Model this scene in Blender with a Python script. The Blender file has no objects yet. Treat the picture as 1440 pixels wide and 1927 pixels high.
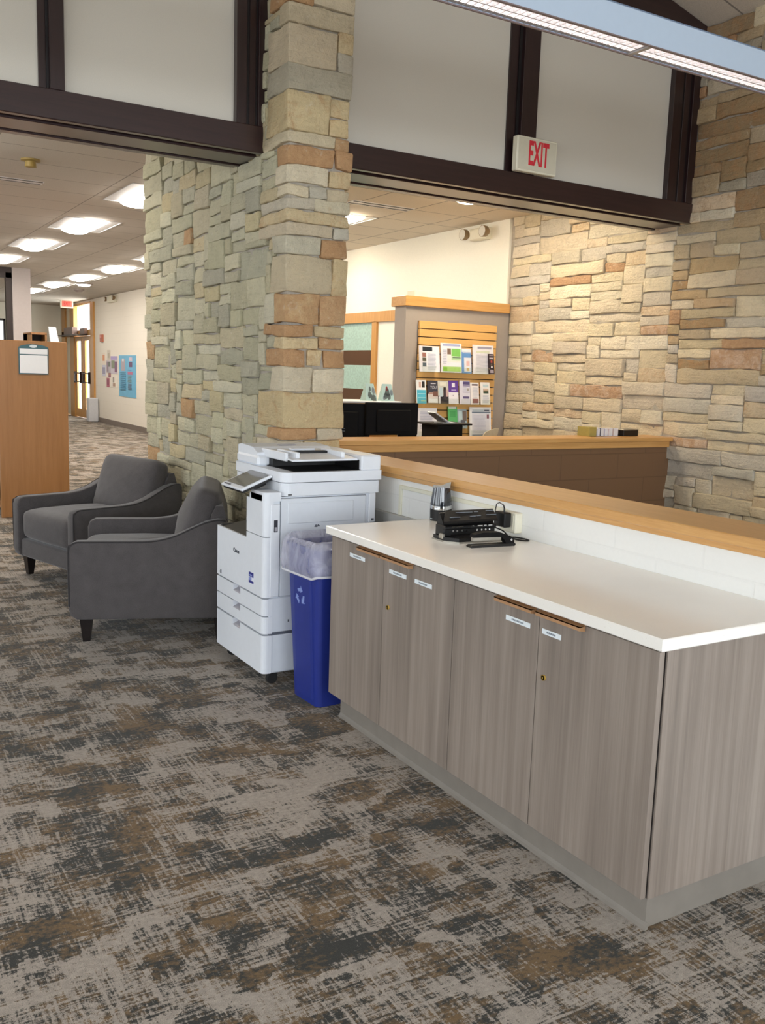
import bpy, bmesh, math, random
from mathutils import Vector, Matrix, noise
R = math.radians
S = bpy.context.scene
C = S.collection
PI = math.pi

# ---------------------------------------------------------------- colour / material helpers
def lin(c, a=1.0):
    o = []
    for v in c[:3]:
        v = v / 255.0
        o.append(v / 12.92 if v <= 0.04045 else ((v + 0.055) / 1.055) ** 2.4)
    return (o[0], o[1], o[2], a)

MATS = {}
class NT:
    def __init__(s, name):
        s.m = bpy.data.materials.new(name); s.m.use_nodes = True
        s.t = s.m.node_tree; s.n = s.t.nodes; s.l = s.t.links
        s.n.clear()
        s.out = s.n.new('ShaderNodeOutputMaterial')
        s.b = s.n.new('ShaderNodeBsdfPrincipled')
        s.l.new(s.b.outputs[0], s.out.inputs[0])
        MATS[name] = s.m
    def node(s, typ, **kw):
        n = s.n.new(typ)
        for k, v in kw.items():
            if k in n.inputs: n.inputs[k].default_value = v
            else: setattr(n, k, v)
        return n
    def link(s, a, b): s.l.new(a, b)
    def math(s, op, a, b=None, c=None, clamp=False):
        n = s.n.new('ShaderNodeMath'); n.operation = op; n.use_clamp = clamp
        for i, x in enumerate((a, b, c)):
            if x is None: continue
            if hasattr(x, 'is_linked'): s.link(x, n.inputs[i])
            else: n.inputs[i].default_value = x
        return n.outputs[0]
    def mix(s, f, a, b, mode='MIX'):
        n = s.n.new('ShaderNodeMix'); n.data_type = 'RGBA'; n.blend_type = mode
        for i, x in ((0, f), (6, a), (7, b)):
            if hasattr(x, 'is_linked'): s.link(x, n.inputs[i])
            else: n.inputs[i].default_value = x
        return n.outputs[2]
    def coords(s, scale=(1, 1, 1), src='Object', rot=(0, 0, 0)):
        if src == 'World':
            g = s.n.new('ShaderNodeNewGeometry'); o = g.outputs['Position']
        else:
            g = s.n.new('ShaderNodeTexCoord'); o = g.outputs[src]
        mp = s.n.new('ShaderNodeMapping'); mp.inputs['Scale'].default_value = scale
        mp.inputs['Rotation'].default_value = rot
        s.link(o, mp.inputs[0]); return mp.outputs[0]
    def noise(s, vec, scale=5, detail=2, rough=.5, dist=0):
        n = s.node('ShaderNodeTexNoise'); n.inputs['Scale'].default_value = scale
        n.inputs['Detail'].default_value = detail; n.inputs['Roughness'].default_value = rough
        n.inputs['Distortion'].default_value = dist
        s.link(vec, n.inputs['Vector']); return n.outputs['Fac']
    def ramp(s, f, stops):
        n = s.n.new('ShaderNodeValToRGB'); e = n.color_ramp.elements
        while len(e) < len(stops): e.new(.5)
        for i, (p, c) in enumerate(stops): e[i].position = p; e[i].color = c
        s.link(f, n.inputs[0]); return n.outputs[0]
    def bump(s, h, strength=.3, dist=.01):
        n = s.n.new('ShaderNodeBump'); n.inputs['Strength'].default_value = strength
        n.inputs['Distance'].default_value = dist
        s.link(h, n.inputs['Height']); s.link(n.outputs[0], s.b.inputs['Normal'])

def plain(name, c, rough=.5, metal=0.0, var=.06, scale=30, bump=0.0, spec=.5, coat=0.0, trans=0.0, alpha=1.0):
    t = NT(name)
    v = t.coords()
    n = t.noise(v, scale, 3)
    lo = tuple(x * (1 - var) for x in lin(c)[:3]) + (1,)
    hi = tuple(min(1, x * (1 + var)) for x in lin(c)[:3]) + (1,)
    t.link(t.ramp(n, [(.3, lo), (.7, hi)]), t.b.inputs['Base Color'])
    t.b.inputs['Roughness'].default_value = rough
    t.b.inputs['Metallic'].default_value = metal
    t.b.inputs['Specular IOR Level'].default_value = spec
    t.b.inputs['Coat Weight'].default_value = coat
    t.b.inputs['Transmission Weight'].default_value = trans
    t.b.inputs['Alpha'].default_value = alpha
    if bump: t.bump(n, bump, .004)
    return t.m

def wood(name, c1, c2, rough=.35, axis='x', scale=1.0, coat=.2, contrast=1.0):
    t = NT(name)
    sc = {'x': (1.2, 22, 22), 'y': (22, 1.2, 22), 'z': (22, 22, 1.2)}[axis]
    v = t.coords(tuple(k * scale for k in sc))
    a = t.noise(v, 2.0, 5, .6, .35)
    b = t.noise(v, 9.0, 3, .6)
    f = t.math('ADD', t.math('MULTIPLY', a, .72), t.math('MULTIPLY', b, .28))
    w = .22 / contrast
    t.link(t.ramp(f, [(.5 - w, lin(c1)), (.5 + w, lin(c2))]), t.b.inputs['Base Color'])
    t.b.inputs['Roughness'].default_value = rough
    t.b.inputs['Coat Weight'].default_value = coat
    t.b.inputs['Coat Roughness'].default_value = .25
    return t.m

def emit(name, c, s):
    t = NT(name)
    t.b.inputs['Base Color'].default_value = lin(c)
    t.b.inputs['Emission Color'].default_value = lin(c)
    t.b.inputs['Emission Strength'].default_value = s
    return t.m

# ---------------------------------------------------------------- materials
def carpet():
    t = NT('woven_carpet')
    p = t.coords(src='World')
    def st(sx, sy, scale=1.0, detail=2, rough=.5, off=(0, 0, 0)):
        mp = t.node('ShaderNodeMapping'); mp.inputs['Scale'].default_value = (sx, sy, 1)
        mp.inputs['Location'].default_value = off
        t.link(p, mp.inputs[0]); return t.noise(mp.outputs[0], scale, detail, rough)
    def blocks(sx, sy, off, rnd=1.0):
        mp = t.node('ShaderNodeMapping'); mp.inputs['Scale'].default_value = (sx, sy, 1); mp.inputs['Location'].default_value = off
        t.link(p, mp.inputs[0])
        vo = t.node('ShaderNodeTexVoronoi'); vo.distance = 'CHEBYCHEV'; vo.voronoi_dimensions = '2D'; vo.inputs['Scale'].default_value = 1; vo.inputs['Randomness'].default_value = rnd
        t.link(mp.outputs[0], vo.inputs['Vector'])
        sp = t.node('ShaderNodeSeparateColor'); t.link(vo.outputs['Color'], sp.inputs[0]); return sp.outputs
    A = blocks(4.4, 8.4, (0, 0, 0), .5); B = blocks(8.2, 5.0, (4.3, 1.7, 0), .5); D = blocks(10.0, 15.0, (8.1, 3.3, 0), .55)
    pc = st(3.2, 4.0, 1, 3, .6, (3, 9, 0))
    patch = t.math('ADD', t.math('ADD', t.math('MULTIPLY', A[0], .17), t.math('MULTIPLY', B[0], .17)), t.math('ADD', t.math('MULTIPLY', D[0], .20), t.math('MULTIPLY', pc, .46)))
    sx = st(11, 120, 1, 2, .6); sy = st(120, 10, 1, 2, .6, (1.7, 4.4, 0))
    dash = t.math('ADD', t.math('MULTIPLY', st(46, 100, 1, 2, .6, (5, 5, 0)), .55), t.math('MULTIPLY', st(105, 48, 1, 2, .6, (3, 1, 0)), .45)); pile = st(330, 330, 1, 2, .7)
    f = t.math('ADD', t.math('MULTIPLY', t.math('SUBTRACT', patch, .5), 4.6),
               t.math('ADD', t.math('MULTIPLY', t.math('SUBTRACT', sx, .5), 1.9), t.math('MULTIPLY', t.math('SUBTRACT', sy, .5), 1.9)))
    f = t.math('ADD', f, t.math('MULTIPLY', t.math('SUBTRACT', dash, .5), 3.6))
    f = t.math('ADD', f, t.math('MULTIPLY', t.math('SUBTRACT', pile, .5), 1.9))
    # thin pale yarns running both ways
    lx = t.ramp(st(2.0, 62, 1, 1, .5, (2, 7, 0)), [(.55, (0, 0, 0, 1)), (.64, (1, 1, 1, 1))])
    ly = t.ramp(st(62, 2.0, 1, 1, .5, (9, 1, 0)), [(.55, (0, 0, 0, 1)), (.64, (1, 1, 1, 1))])
    f = t.math('ADD', f, t.math('MULTIPLY', t.math('MAXIMUM', lx, ly), .55))
    f = t.math('ADD', f, .21, clamp=True)
    darkn2 = st(44, 60, 1, 2, .6, (2, 8, 0))
    dn = st(3.8, 5.4, 1, 3, .65, (11, 3, 0))
    dsel = t.math('ADD', t.math('MULTIPLY', t.math('SUBTRACT', dn, .5), 4.2), t.math('MULTIPLY', t.math('SUBTRACT', darkn2, .5), 3.4))
    dsel = t.math('ADD', dsel, t.math('MULTIPLY', t.math('SUBTRACT', D[1], .5), .5))
    dsel = t.math('ADD', dsel, .32, clamp=True)
    dark = t.mix(dsel, lin((48, 48, 43)), lin((112, 89, 58)))
    light = t.mix(darkn2, lin((130, 121, 111)), lin((184, 173, 161)))
    col = t.mix(t.ramp(f, [(.12, (0, 0, 0, 1)), (.74, (1, 1, 1, 1))]), dark, light)
    pv = t.math('ADD', t.math('MULTIPLY', pile, 1.1), .45)
    cm = t.node('ShaderNodeCombineColor')
    for i in range(3): t.link(pv, cm.inputs[i])
    col = t.mix(1.0, col, cm.outputs[0], 'MULTIPLY')
    t.link(col, t.b.inputs['Base Color'])
    t.b.inputs['Roughness'].default_value = 1.0
    t.b.inputs['Specular IOR Level'].default_value = .1
    t.b.inputs['Sheen Weight'].default_value = .15
    t.bump(t.math('ADD', t.math('MULTIPLY', f, .4), pile), .5, .004)
    return t.m

def stone_mat():
    t = NT('split_face_limestone')
    a = t.node('ShaderNodeAttribute'); a.attribute_name = 'stone'
    v = t.coords(src='World')
    n1 = t.noise(v, 9, 5, .65, .4); n2 = t.noise(v, 46, 4, .7)
    vs = t.coords((3, 3, 26), src='World'); n3 = t.noise(vs, 2, 3, .6)
    f = t.math('ADD', t.math('MULTIPLY', n1, .5), t.math('ADD', t.math('MULTIPLY', n2, .25), t.math('MULTIPLY', n3, .25)))
    sh = t.ramp(f, [(.25, (.72, .71, .70, 1)), (.5, (1, 1, 1, 1)), (.75, (1.12, 1.10, 1.05, 1))])
    col = t.mix(1.0, a.outputs['Color'], sh, 'MULTIPLY')
    # rusty and pale iron stains with their own shape
    rn = t.noise(v, 11, 5, .7, .9)
    st = t.math('MULTIPLY', t.math('ADD', rn, t.math('SUBTRACT', t.math('MULTIPLY', a.outputs['Alpha'], .55), .72)), 5.5, clamp=True)
    rust = t.mix(t.noise(v, 30, 3, .6), lin((154, 108, 74)), lin((202, 164, 120)))
    col = t.mix(t.math('MULTIPLY', st, .62), col, rust)
    pale = t.ramp(t.noise(v, 17, 4, .7, .5), [(.6, (0, 0, 0, 1)), (.75, (1, 1, 1, 1))])
    col = t.mix(t.math('MULTIPLY', pale, .35), col, lin((222, 214, 198)))
    t.link(col, t.b.inputs['Base Color'])
    t.b.inputs['Roughness'].default_value = .9
    t.b.inputs['Specular IOR Level'].default_value = .2
    t.bump(t.math('ADD', n1, t.math('ADD', t.math('MULTIPLY', n2, .6), t.math('MULTIPLY', n3, .5))), .8, .025)
    return t.m

def tile_mat(name, c, size, off, line):
    t = NT(name)
    v = t.coords(src='World')
    sep = t.node('ShaderNodeSeparateXYZ'); t.link(v, sep.inputs[0])
    def ln(o, sz, of):
        m = t.math('PINGPONG', t.math('SUBTRACT', o, of), sz / 2)
        return t.math('LESS_THAN', m, line)
    l = t.math('MAXIMUM', ln(sep.outputs[0], size[0], off[0]), ln(sep.outputs[1], size[1], off[1]))
    n = t.noise(v, 120, 3, .7)
    base = t.ramp(n, [(.35, tuple(x * .84 for x in lin(c)[:3]) + (1,)), (.6, lin(c))])
    t.link(t.mix(l, base, lin((140, 132, 124))), t.b.inputs['Base Color'])
    t.b.inputs['Roughness'].default_value = .95
    t.bump(n, .25, .004)
    return t.m

def block_wall(name, c, rough, bw=.40, bh=.20, axis='x', zoff=0.0, joint=.5, spec=.4):
    """painted concrete block with tooled joints"""
    t = NT(name)
    v = t.coords(src='World')
    sep = t.node('ShaderNodeSeparateXYZ'); t.link(v, sep.inputs[0])
    cb = t.node('ShaderNodeCombineXYZ')
    t.link(sep.outputs[0 if axis == 'x' else 1], cb.inputs[0])
    t.link(t.math('ADD', sep.outputs[2], zoff), cb.inputs[1])
    br = t.node('ShaderNodeTexBrick'); br.offset = .5
    br.inputs['Scale'].default_value = 1; br.inputs['Mortar Size'].default_value = .005
    br.inputs['Mortar Smooth'].default_value = .4
    br.inputs['Brick Width'].default_value = bw; br.inputs['Row Height'].default_value = bh
    t.link(cb.outputs[0], br.inputs['Vector'])
    f = br.outputs['Fac']
    n = t.noise(v, 60, 3)
    base = t.ramp(n, [(.3, tuple(x * .985 for x in lin(c)[:3]) + (1,)), (.7, lin(c))])
    t.link(t.mix(t.math('MULTIPLY', f, joint), base, tuple(x * .55 for x in lin(c)[:3]) + (1,)), t.b.inputs['Base Color'])
    t.b.inputs['Roughness'].default_value = rough
    t.b.inputs['Specular IOR Level'].default_value = spec
    h = t.math('SUBTRACT', t.math('MULTIPLY', n, .08), f)
    t.bump(h, .35, .003)
    return t.m

def laminate():
    t = NT('grey_wood_laminate')
    v = t.coords((26, 26, .55), src='World')
    a = t.noise(v, 1.1, 4, .6, .15); b = t.noise(v, 5.5, 3, .6)
    v2 = t.coords((5, 5, 1.2), src='World'); c = t.noise(v2, 1, 2)
    f = t.math('ADD', t.math('MULTIPLY', a, .55), t.math('ADD', t.math('MULTIPLY', b, .2), t.math('MULTIPLY', c, .25)))
    t.link(t.ramp(f, [(.3, lin((113, 103, 94))), (.5, lin((138, 126, 116))), (.7, lin((160, 148, 137)))]), t.b.inputs['Base Color'])
    t.b.inputs['Roughness'].default_value = .45
    return t.m

def quartz():
    t = NT('white_quartz_top')
    v = t.coords(src='World')
    n = t.noise(v, 190, 2, .6); m = t.noise(v, 3, 3)
    base = t.ramp(m, [(.3, lin((244, 240, 232))), (.7, lin((249, 246, 239)))])
    t.link(t.mix(t.ramp(n, [(.70, (0, 0, 0, 1)), (.78, (.55, .55, .55, 1))]), base, lin((176, 160, 140))), t.b.inputs['Base Color'])
    t.b.inputs['Roughness'].default_value = .22
    t.b.inputs['Coat Weight'].default_value = .1
    return t.m

def fabric(name, c):
    t = NT(name)
    v = t.coords()
    n = t.noise(v, 220, 3, .7); m = t.noise(v, 16, 2)
    f = t.math('ADD', t.math('MULTIPLY', n, .7), t.math('MULTIPLY', m, .3))
    t.link(t.ramp(f, [(.3, tuple(x * .72 for x in lin(c)[:3]) + (1,)), (.7, tuple(x * 1.22 for x in lin(c)[:3]) + (1,))]), t.b.inputs['Base Color'])
    t.b.inputs['Roughness'].default_value = 1
    t.b.inputs['Specular IOR Level'].default_value = .12
    t.b.inputs['Sheen Weight'].default_value = .25
    t.bump(n, .35, .002)
    return t.m

def film():
    t = NT('clear_bag_film')
    v = t.coords((1, 1, .5))
    n = t.noise(v, 14, 4, .6, 1.2)
    tr = t.node('ShaderNodeBsdfTransparent')
    tr.inputs[0].default_value = (.97, .97, 1, 1)
    mx = t.node('ShaderNodeMixShader')
    t.link(t.ramp(n, [(.35, (.24, .24, .24, 1)), (.68, (.5, .5, .5, 1))]), mx.inputs[0])
    t.link(tr.outputs[0], mx.inputs[1]); t.link(t.b.outputs[0], mx.inputs[2])
    t.link(mx.outputs[0], t.out.inputs[0])
    t.b.inputs['Base Color'].default_value = lin((226, 226, 240))
    t.b.inputs['Roughness'].default_value = .3
    t.bump(n, .4, .01)
    return t.m

def frosted(name, c):
    """pane etched with frosted bands and clear strips between them"""
    t = NT(name)
    v = t.coords(src='World')
    sep = t.node('ShaderNodeSeparateXYZ'); t.link(v, sep.inputs[0])
    z = sep.outputs[2]
    def band(a, b): return t.math('MULTIPLY', t.math('GREATER_THAN', z, a), t.math('LESS_THAN', z, b))
    clear = t.math('MAXIMUM', band(1.70, 1.893), band(1.20, 1.389))
    vo = t.node('ShaderNodeTexVoronoi'); vo.inputs['Scale'].default_value = 34; t.link(v, vo.inputs['Vector'])
    n = vo.outputs['Distance']
    t.link(t.ramp(n, [(.2, tuple(x * .84 for x in lin(c)[:3]) + (1,)), (.7, lin(c))]), t.b.inputs['Base Color'])
    t.b.inputs['Roughness'].default_value = .35
    tr = t.node('ShaderNodeBsdfTransparent'); tr.inputs[0].default_value = (.86, .82, .8, 1)
    gl = t.node('ShaderNodeBsdfGlossy'); gl.inputs['Roughness'].default_value = .03
    m1 = t.node('ShaderNodeMixShader'); m1.inputs[0].default_value = .08
    t.link(tr.outputs[0], m1.inputs[1]); t.link(gl.outputs[0], m1.inputs[2])
    m2 = t.node('ShaderNodeMixShader')
    t.link(clear, m2.inputs[0]); t.link(t.b.outputs[0], m2.inputs[1]); t.link(m1.outputs[0], m2.inputs[2])
    t.link(m2.outputs[0], t.out.inputs[0])
    t.bump(n, .3, .003)
    return t.m

def glass(name='clear_glass', tint=(.96, .98, .97, 1), refl=.06):
    t = NT(name)
    tr = t.node('ShaderNodeBsdfTransparent'); tr.inputs[0].default_value = tint
    gl = t.node('ShaderNodeBsdfGlossy'); gl.inputs['Roughness'].default_value = .02
    m1 = t.node('ShaderNodeMixShader')
    n = t.noise(t.coords(), 2, 1)
    t.link(t.math('MULTIPLY', n, refl * 2), m1.inputs[0])
    t.link(tr.outputs[0], m1.inputs[1]); t.link(gl.outputs[0], m1.inputs[2])
    t.link(m1.outputs[0], t.out.inputs[0])
    return t.m

K = {}
K['carpet'] = carpet()
K['stone'] = stone_mat()
K['mortar'] = plain('grey_mortar', (172, 164, 152), .95, var=.12, scale=60, bump=.5, spec=.1)
K['tile_left'] = tile_mat('acoustic_tile_lounge', (206, 198, 188), (1.3, .65), (1.30, .10), .006)
K['tile_right'] = tile_mat('acoustic_tile_reception', (232, 222, 206), (.61, .61), (5.03, 7.90), .006)
K['tile_high'] = tile_mat('acoustic_tile_gable', (214, 204, 190), (1.22, .61), (5.6, 5.0), .008)
K['drywall'] = plain('cream_wall_paint', (244, 241, 228), .8, var=.02, scale=80)
K['blockcream'] = block_wall('cream_block_wall', (242, 235, 222), .6, axis='y', joint=.12)
K['white_block'] = block_wall('white_block_wall', (238, 238, 234), .45, axis='y', zoff=.04, joint=.05, bw=.42)
K['grey_block'] = block_wall('grey_block_wall', (188, 187, 182), .5, axis='y', zoff=.04, joint=.25)
K['brown_block'] = block_wall('brown_block_wall', (122, 92, 66), .5, axis='x', zoff=.18, joint=.5, bw=.61)
K['panel'] = plain('off_white_panel', (212, 206, 194), .7, var=.03, scale=240, bump=.08)
K['grey_paint'] = plain('warm_grey_paint', (164, 154, 145), .7, var=.02)
K['col_grey'] = plain('pale_grey_column_paint', (170, 161, 158), .7, var=.02)
K['dark_wood_x'] = wood('dark_stained_wood_beam', (38, 22, 23), (56, 34, 33), .3, 'x', coat=.4)
K['dark_wood_z'] = wood('dark_stained_wood_post', (34, 20, 22), (50, 30, 31), .32, 'z', coat=.3)
K['groove'] = plain('shadow_groove_black', (20, 12, 12), .6)
K['maple_x'] = wood('maple_trim_lengthwise', (196, 143, 78), (222, 172, 106), .35, 'x')
K['maple_y'] = wood('maple_trim_along_counter', (196, 143, 80), (220, 172, 108), .3, 'y')
K['maple_z'] = wood('maple_upright', (188, 134, 66), (214, 162, 92), .35, 'z')
K['oak_panel'] = wood('honey_wood_panel', (142, 98, 54), (162, 116, 70), .45, 'z', .6)
K['slat'] = wood('slatwall_maple', (222, 172, 100), (236, 188, 118), .4, 'x')
K['pull'] = wood('pull_wood', (160, 118, 80), (190, 146, 104), .45, 'y')
K['laminate'] = laminate()
K['quartz'] = quartz()
K['toe'] = plain('grey_toe_base', (132, 125, 116), .55, var=.05, scale=18)
K['carcass'] = plain('dark_carcass', (52, 46, 42), .7)
K['brass'] = plain('brass', (214, 176, 88), .3, .4)
K['chrome'] = plain('chrome', (210, 212, 214), .12, 1.0)
K['steel'] = plain('dull_steel', (160, 156, 146), .4, .75)
K['label'] = plain('label_tape', (232, 240, 244), .4, var=.02)
K['ink'] = plain('grey_ink', (120, 130, 140), .6)
K['black'] = plain('black_plastic', (19, 18, 18), .42, var=.1, scale=50, spec=.35)
K['black_matte'] = plain('matte_black_plastic', (13, 12, 13), .75, var=.1, spec=.2)
K['dark_smoke'] = plain('smoked_plastic', (38, 42, 50), .08, var=.05, coat=.6)
K['rubber'] = plain('black_rubber', (24, 23, 23), .8)
K['printer_white'] = plain('printer_white', (226, 230, 236), .42, var=.012)
K['printer_lite'] = plain('printer_light_panel', (218, 223, 230), .45, var=.012)
K['printer_grey'] = plain('printer_grey_recess', (168, 166, 174), .5)
K['printer_seam'] = plain('printer_seam', (90, 94, 104), .6)
K['screen'] = plain('dark_screen', (92, 94, 98), .12, var=.04, coat=.5)
K['bin_blue'] = plain('blue_bin_plastic', (32, 48, 132), .42, var=.05, scale=12)
K['bin_mark'] = plain('pale_blue_mark', (128, 146, 206), .5)
K['film'] = film()
K['bag_white'] = plain('white_bag_hem', (226, 226, 232), .4, alpha=.9)
K['chair'] = fabric('charcoal_upholstery', (84, 80, 80))
K['piping'] = fabric('charcoal_piping', (56, 53, 54))
K['leg'] = plain('espresso_leg', (26, 20, 19), .35, var=.15)
K['teal'] = plain('teal_sign_frame', (58, 96, 106), .4)
K['sign_white'] = plain('sign_insert_white', (228, 230, 234), .35, var=.01)
K['cream_plastic'] = plain('cream_plastic', (232, 228, 208), .45, var=.02)
K['raceway'] = plain('ivory_raceway', (230, 228, 208), .45, var=.02)
K['exit_face'] = plain('exit_face', (212, 206, 186), .5, var=.02)
K['exit_red'] = plain('exit_red', (216, 48, 62), .5)
K['exit_glow'] = plain('exit_sign_red_face', (236, 120, 104), .5)
K['louver'] = plain('white_louver', (178, 173, 171), .3, var=.02)
K['fixture'] = plain('sky_tinted_housing', (190, 207, 226), .3, var=.01)  # white housing, bluish sky reflection mixed into its colour
K['fix_edge'] = plain('fixture_edge', (128, 112, 112), .4)
K['tube'] = emit('fluorescent_tube', (255, 243, 234), 34.0)
K['lens'] = emit('troffer_lens', (255, 246, 234), 34.0)
K['lens_warm'] = emit('reception_troffer_lens', (255, 238, 210), 30.0)
K['troffer'] = plain('troffer_pan', (224, 224, 226), .4, var=.01)
K['frost'] = frosted('frosted_banded_glass', (176, 208, 198))
K['glass'] = glass()
K['alu'] = plain('bronze_frame', (44, 34, 32), .4, .3)
K['ground'] = plain('pale_concrete', (206, 202, 194), .9, var=.08, scale=3)
K['leafmat'] = plain('bright_leaves', (120, 158, 84), .7, var=.3, scale=8)
K['poster_blue'] = plain('poster_blue', (112, 182, 218), .5, var=.05, scale=6)
K['brownroom'] = plain('brown_office_wall', (148, 118, 98), .8, var=.04)
K['base_vinyl'] = plain('taupe_vinyl_base', (126, 114, 106), .6)
K['cork'] = plain('manila_paper', (204, 190, 160), .7)
def colr(name, c, rough=.5):
    if name not in K: K[name] = plain(name, c, rough, var=.03)
    return K[name]

# ---------------------------------------------------------------- mesh builder
class M:
    def __init__(s): s.v = []; s.f = []; s.mi = []; s.sm = []; s.col = []
    def add(s, verts, faces, mat=0, smooth=False, col=None):
        b = len(s.v); s.v += [tuple(x) for x in verts]
        for f in faces: s.f.append(tuple(b + i for i in f)); s.mi.append(mat); s.sm.append(smooth)
        if col is not None: s.col += [col] * len(verts)
        return s
    def box(s, lo, hi, mat=0, bev=0.0):
        x0, y0, z0 = (min(a, b) for a, b in zip(lo, hi)); x1, y1, z1 = (max(a, b) for a, b in zip(lo, hi))
        b = min(bev, .49 * min(x1 - x0, y1 - y0, z1 - z0))
        if b <= 1e-6:
            v = [(x, y, z) for x in (x0, x1) for y in (y0, y1) for z in (z0, z1)]
            f = [(0, 1, 3, 2), (4, 6, 7, 5), (0, 4, 5, 1), (2, 3, 7, 6), (0, 2, 6, 4), (1, 5, 7, 3)]
            return s.add(v, f, mat)
        v = []; idx = {}
        for i, x in enumerate((x0, x1)):
            for j, y in enumerate((y0, y1)):
                for k, z in enumerate((z0, z1)):
                    sx, sy, sz = (1 if q == 0 else -1 for q in (i, j, k))
                    for a, p in enumerate(((x, y + sy * b, z + sz * b), (x + sx * b, y, z + sz * b), (x + sx * b, y + sy * b, z))):
                        idx[(i, j, k, a)] = len(v); v.append(p)
        f = []
        for i in (0, 1):
            f.append([idx[(i, j, k, 0)] for j, k in ((0, 0), (1, 0), (1, 1), (0, 1))])
            f.append([idx[(j, i, k, 1)] for j, k in ((0, 0), (1, 0), (1, 1), (0, 1))])
            f.append([idx[(j, k, i, 2)] for j, k in ((0, 0), (1, 0), (1, 1), (0, 1))])
        for p in (0, 1):
            for q in (0, 1):
                f.append([idx[(p, q, 0, 0)], idx[(p, q, 1, 0)], idx[(p, q, 1, 1)], idx[(p, q, 0, 1)]])
                f.append([idx[(p, 0, q, 0)], idx[(p, 1, q, 0)], idx[(p, 1, q, 2)], idx[(p, 0, q, 2)]])
                f.append([idx[(0, p, q, 1)], idx[(1, p, q, 1)], idx[(1, p, q, 2)], idx[(0, p, q, 2)]])
        for i in (0, 1):
            for j in (0, 1):
                for k in (0, 1): f.append([idx[(i, j, k, a)] for a in range(3)])
        return s.add(v, f, mat)
    def prism(s, poly, axis, a0, a1, mat=0, smooth=False):
        n = len(poly)
        def P(u, w, a): return {'x': (a, u, w), 'y': (u, a, w), 'z': (u, w, a)}[axis]
        v = [P(u, w, a0) for u, w in poly] + [P(u, w, a1) for u, w in poly]
        s.add(v, [(i, (i + 1) % n, n + (i + 1) % n, n + i) for i in range(n)], mat, smooth)
        b = len(s.v) - 2 * n
        for f in (list(range(n))[::-1], list(range(n, 2 * n))):
            s.f.append(tuple(b + i for i in f)); s.mi.append(mat); s.sm.append(False)
        return s
    def tube(s, pts, r, n=8, mat=0, cap=True):
        pts = [Vector(p) for p in pts]; rs = r if isinstance(r, (list, tuple)) else [r] * len(pts)
        rings = []; up = None
        for i, p in enumerate(pts):
            d = (pts[min(i + 1, len(pts) - 1)] - pts[max(i - 1, 0)]).normalized()
            if up is None:
                up = Vector((0, 0, 1)) if abs(d.z) < .9 else Vector((1, 0, 0))
            a = d.cross(up).normalized(); b = a.cross(d).normalized(); up = b
            rings.append([p + (a * math.cos(2 * PI * k / n) + b * math.sin(2 * PI * k / n)) * rs[i] for k in range(n)])
        v = [q for rg in rings for q in rg]; f = []
        for i in range(len(pts) - 1):
            for k in range(n):
                f.append((i * n + k, i * n + (k + 1) % n, (i + 1) * n + (k + 1) % n, (i + 1) * n + k))
        s.add(v, f, mat, True)
        if cap:
            b = len(s.v) - len(v)
            for f in (list(range(n))[::-1], [len(v) - n + k for k in range(n)]):
                s.f.append(tuple(b + i for i in f)); s.mi.append(mat); s.sm.append(False)
        return s
    def lathe(s, prof, c=(0, 0, 0), n=24, mat=0, sx=1.0, sy=1.0, axis='z'):
        v = []; f = []
        for r, z in prof:
            for k in range(n):
                a = 2 * PI * k / n; p = (r * sx * math.cos(a), r * sy * math.sin(a), z)
                if axis == 'x': p = (p[2], p[0], p[1])
                if axis == 'y': p = (p[0], p[2], p[1])
                v.append((p[0] + c[0], p[1] + c[1], p[2] + c[2]))
        for i in range(len(prof) - 1):
            for k in range(n): f.append((i * n + k, i * n + (k + 1) % n, (i + 1) * n + (k + 1) % n, (i + 1) * n + k))
        s.add(v, f, mat, True)
        b = len(s.v) - len(v)
        for f in (list(range(n))[::-1], [len(v) - n + k for k in range(n)]):
            s.f.append(tuple(b + i for i in f)); s.mi.append(mat); s.sm.append(False)
        return s
    def grid(s, fn, nu, nv, mat=0, smooth=True, wrapu=False):
        v = [fn(i / (nu if wrapu else nu - 1), j / (nv - 1)) for j in range(nv) for i in range(nu)]; f = []
        for j in range(nv - 1):
            for i in range(nu if wrapu else nu - 1):
                f.append((j * nu + i, j * nu + (i + 1) % nu, (j + 1) * nu + (i + 1) % nu, (j + 1) * nu + i))
        return s.add(v, f, mat, smooth)
    def quad(s, a, b, c, d, mat=0): return s.add([a, b, c, d], [(0, 1, 2, 3)], mat)
    def xf(s, mtx):
        s.v = [tuple(mtx @ Vector(p)) for p in s.v]; return s

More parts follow.
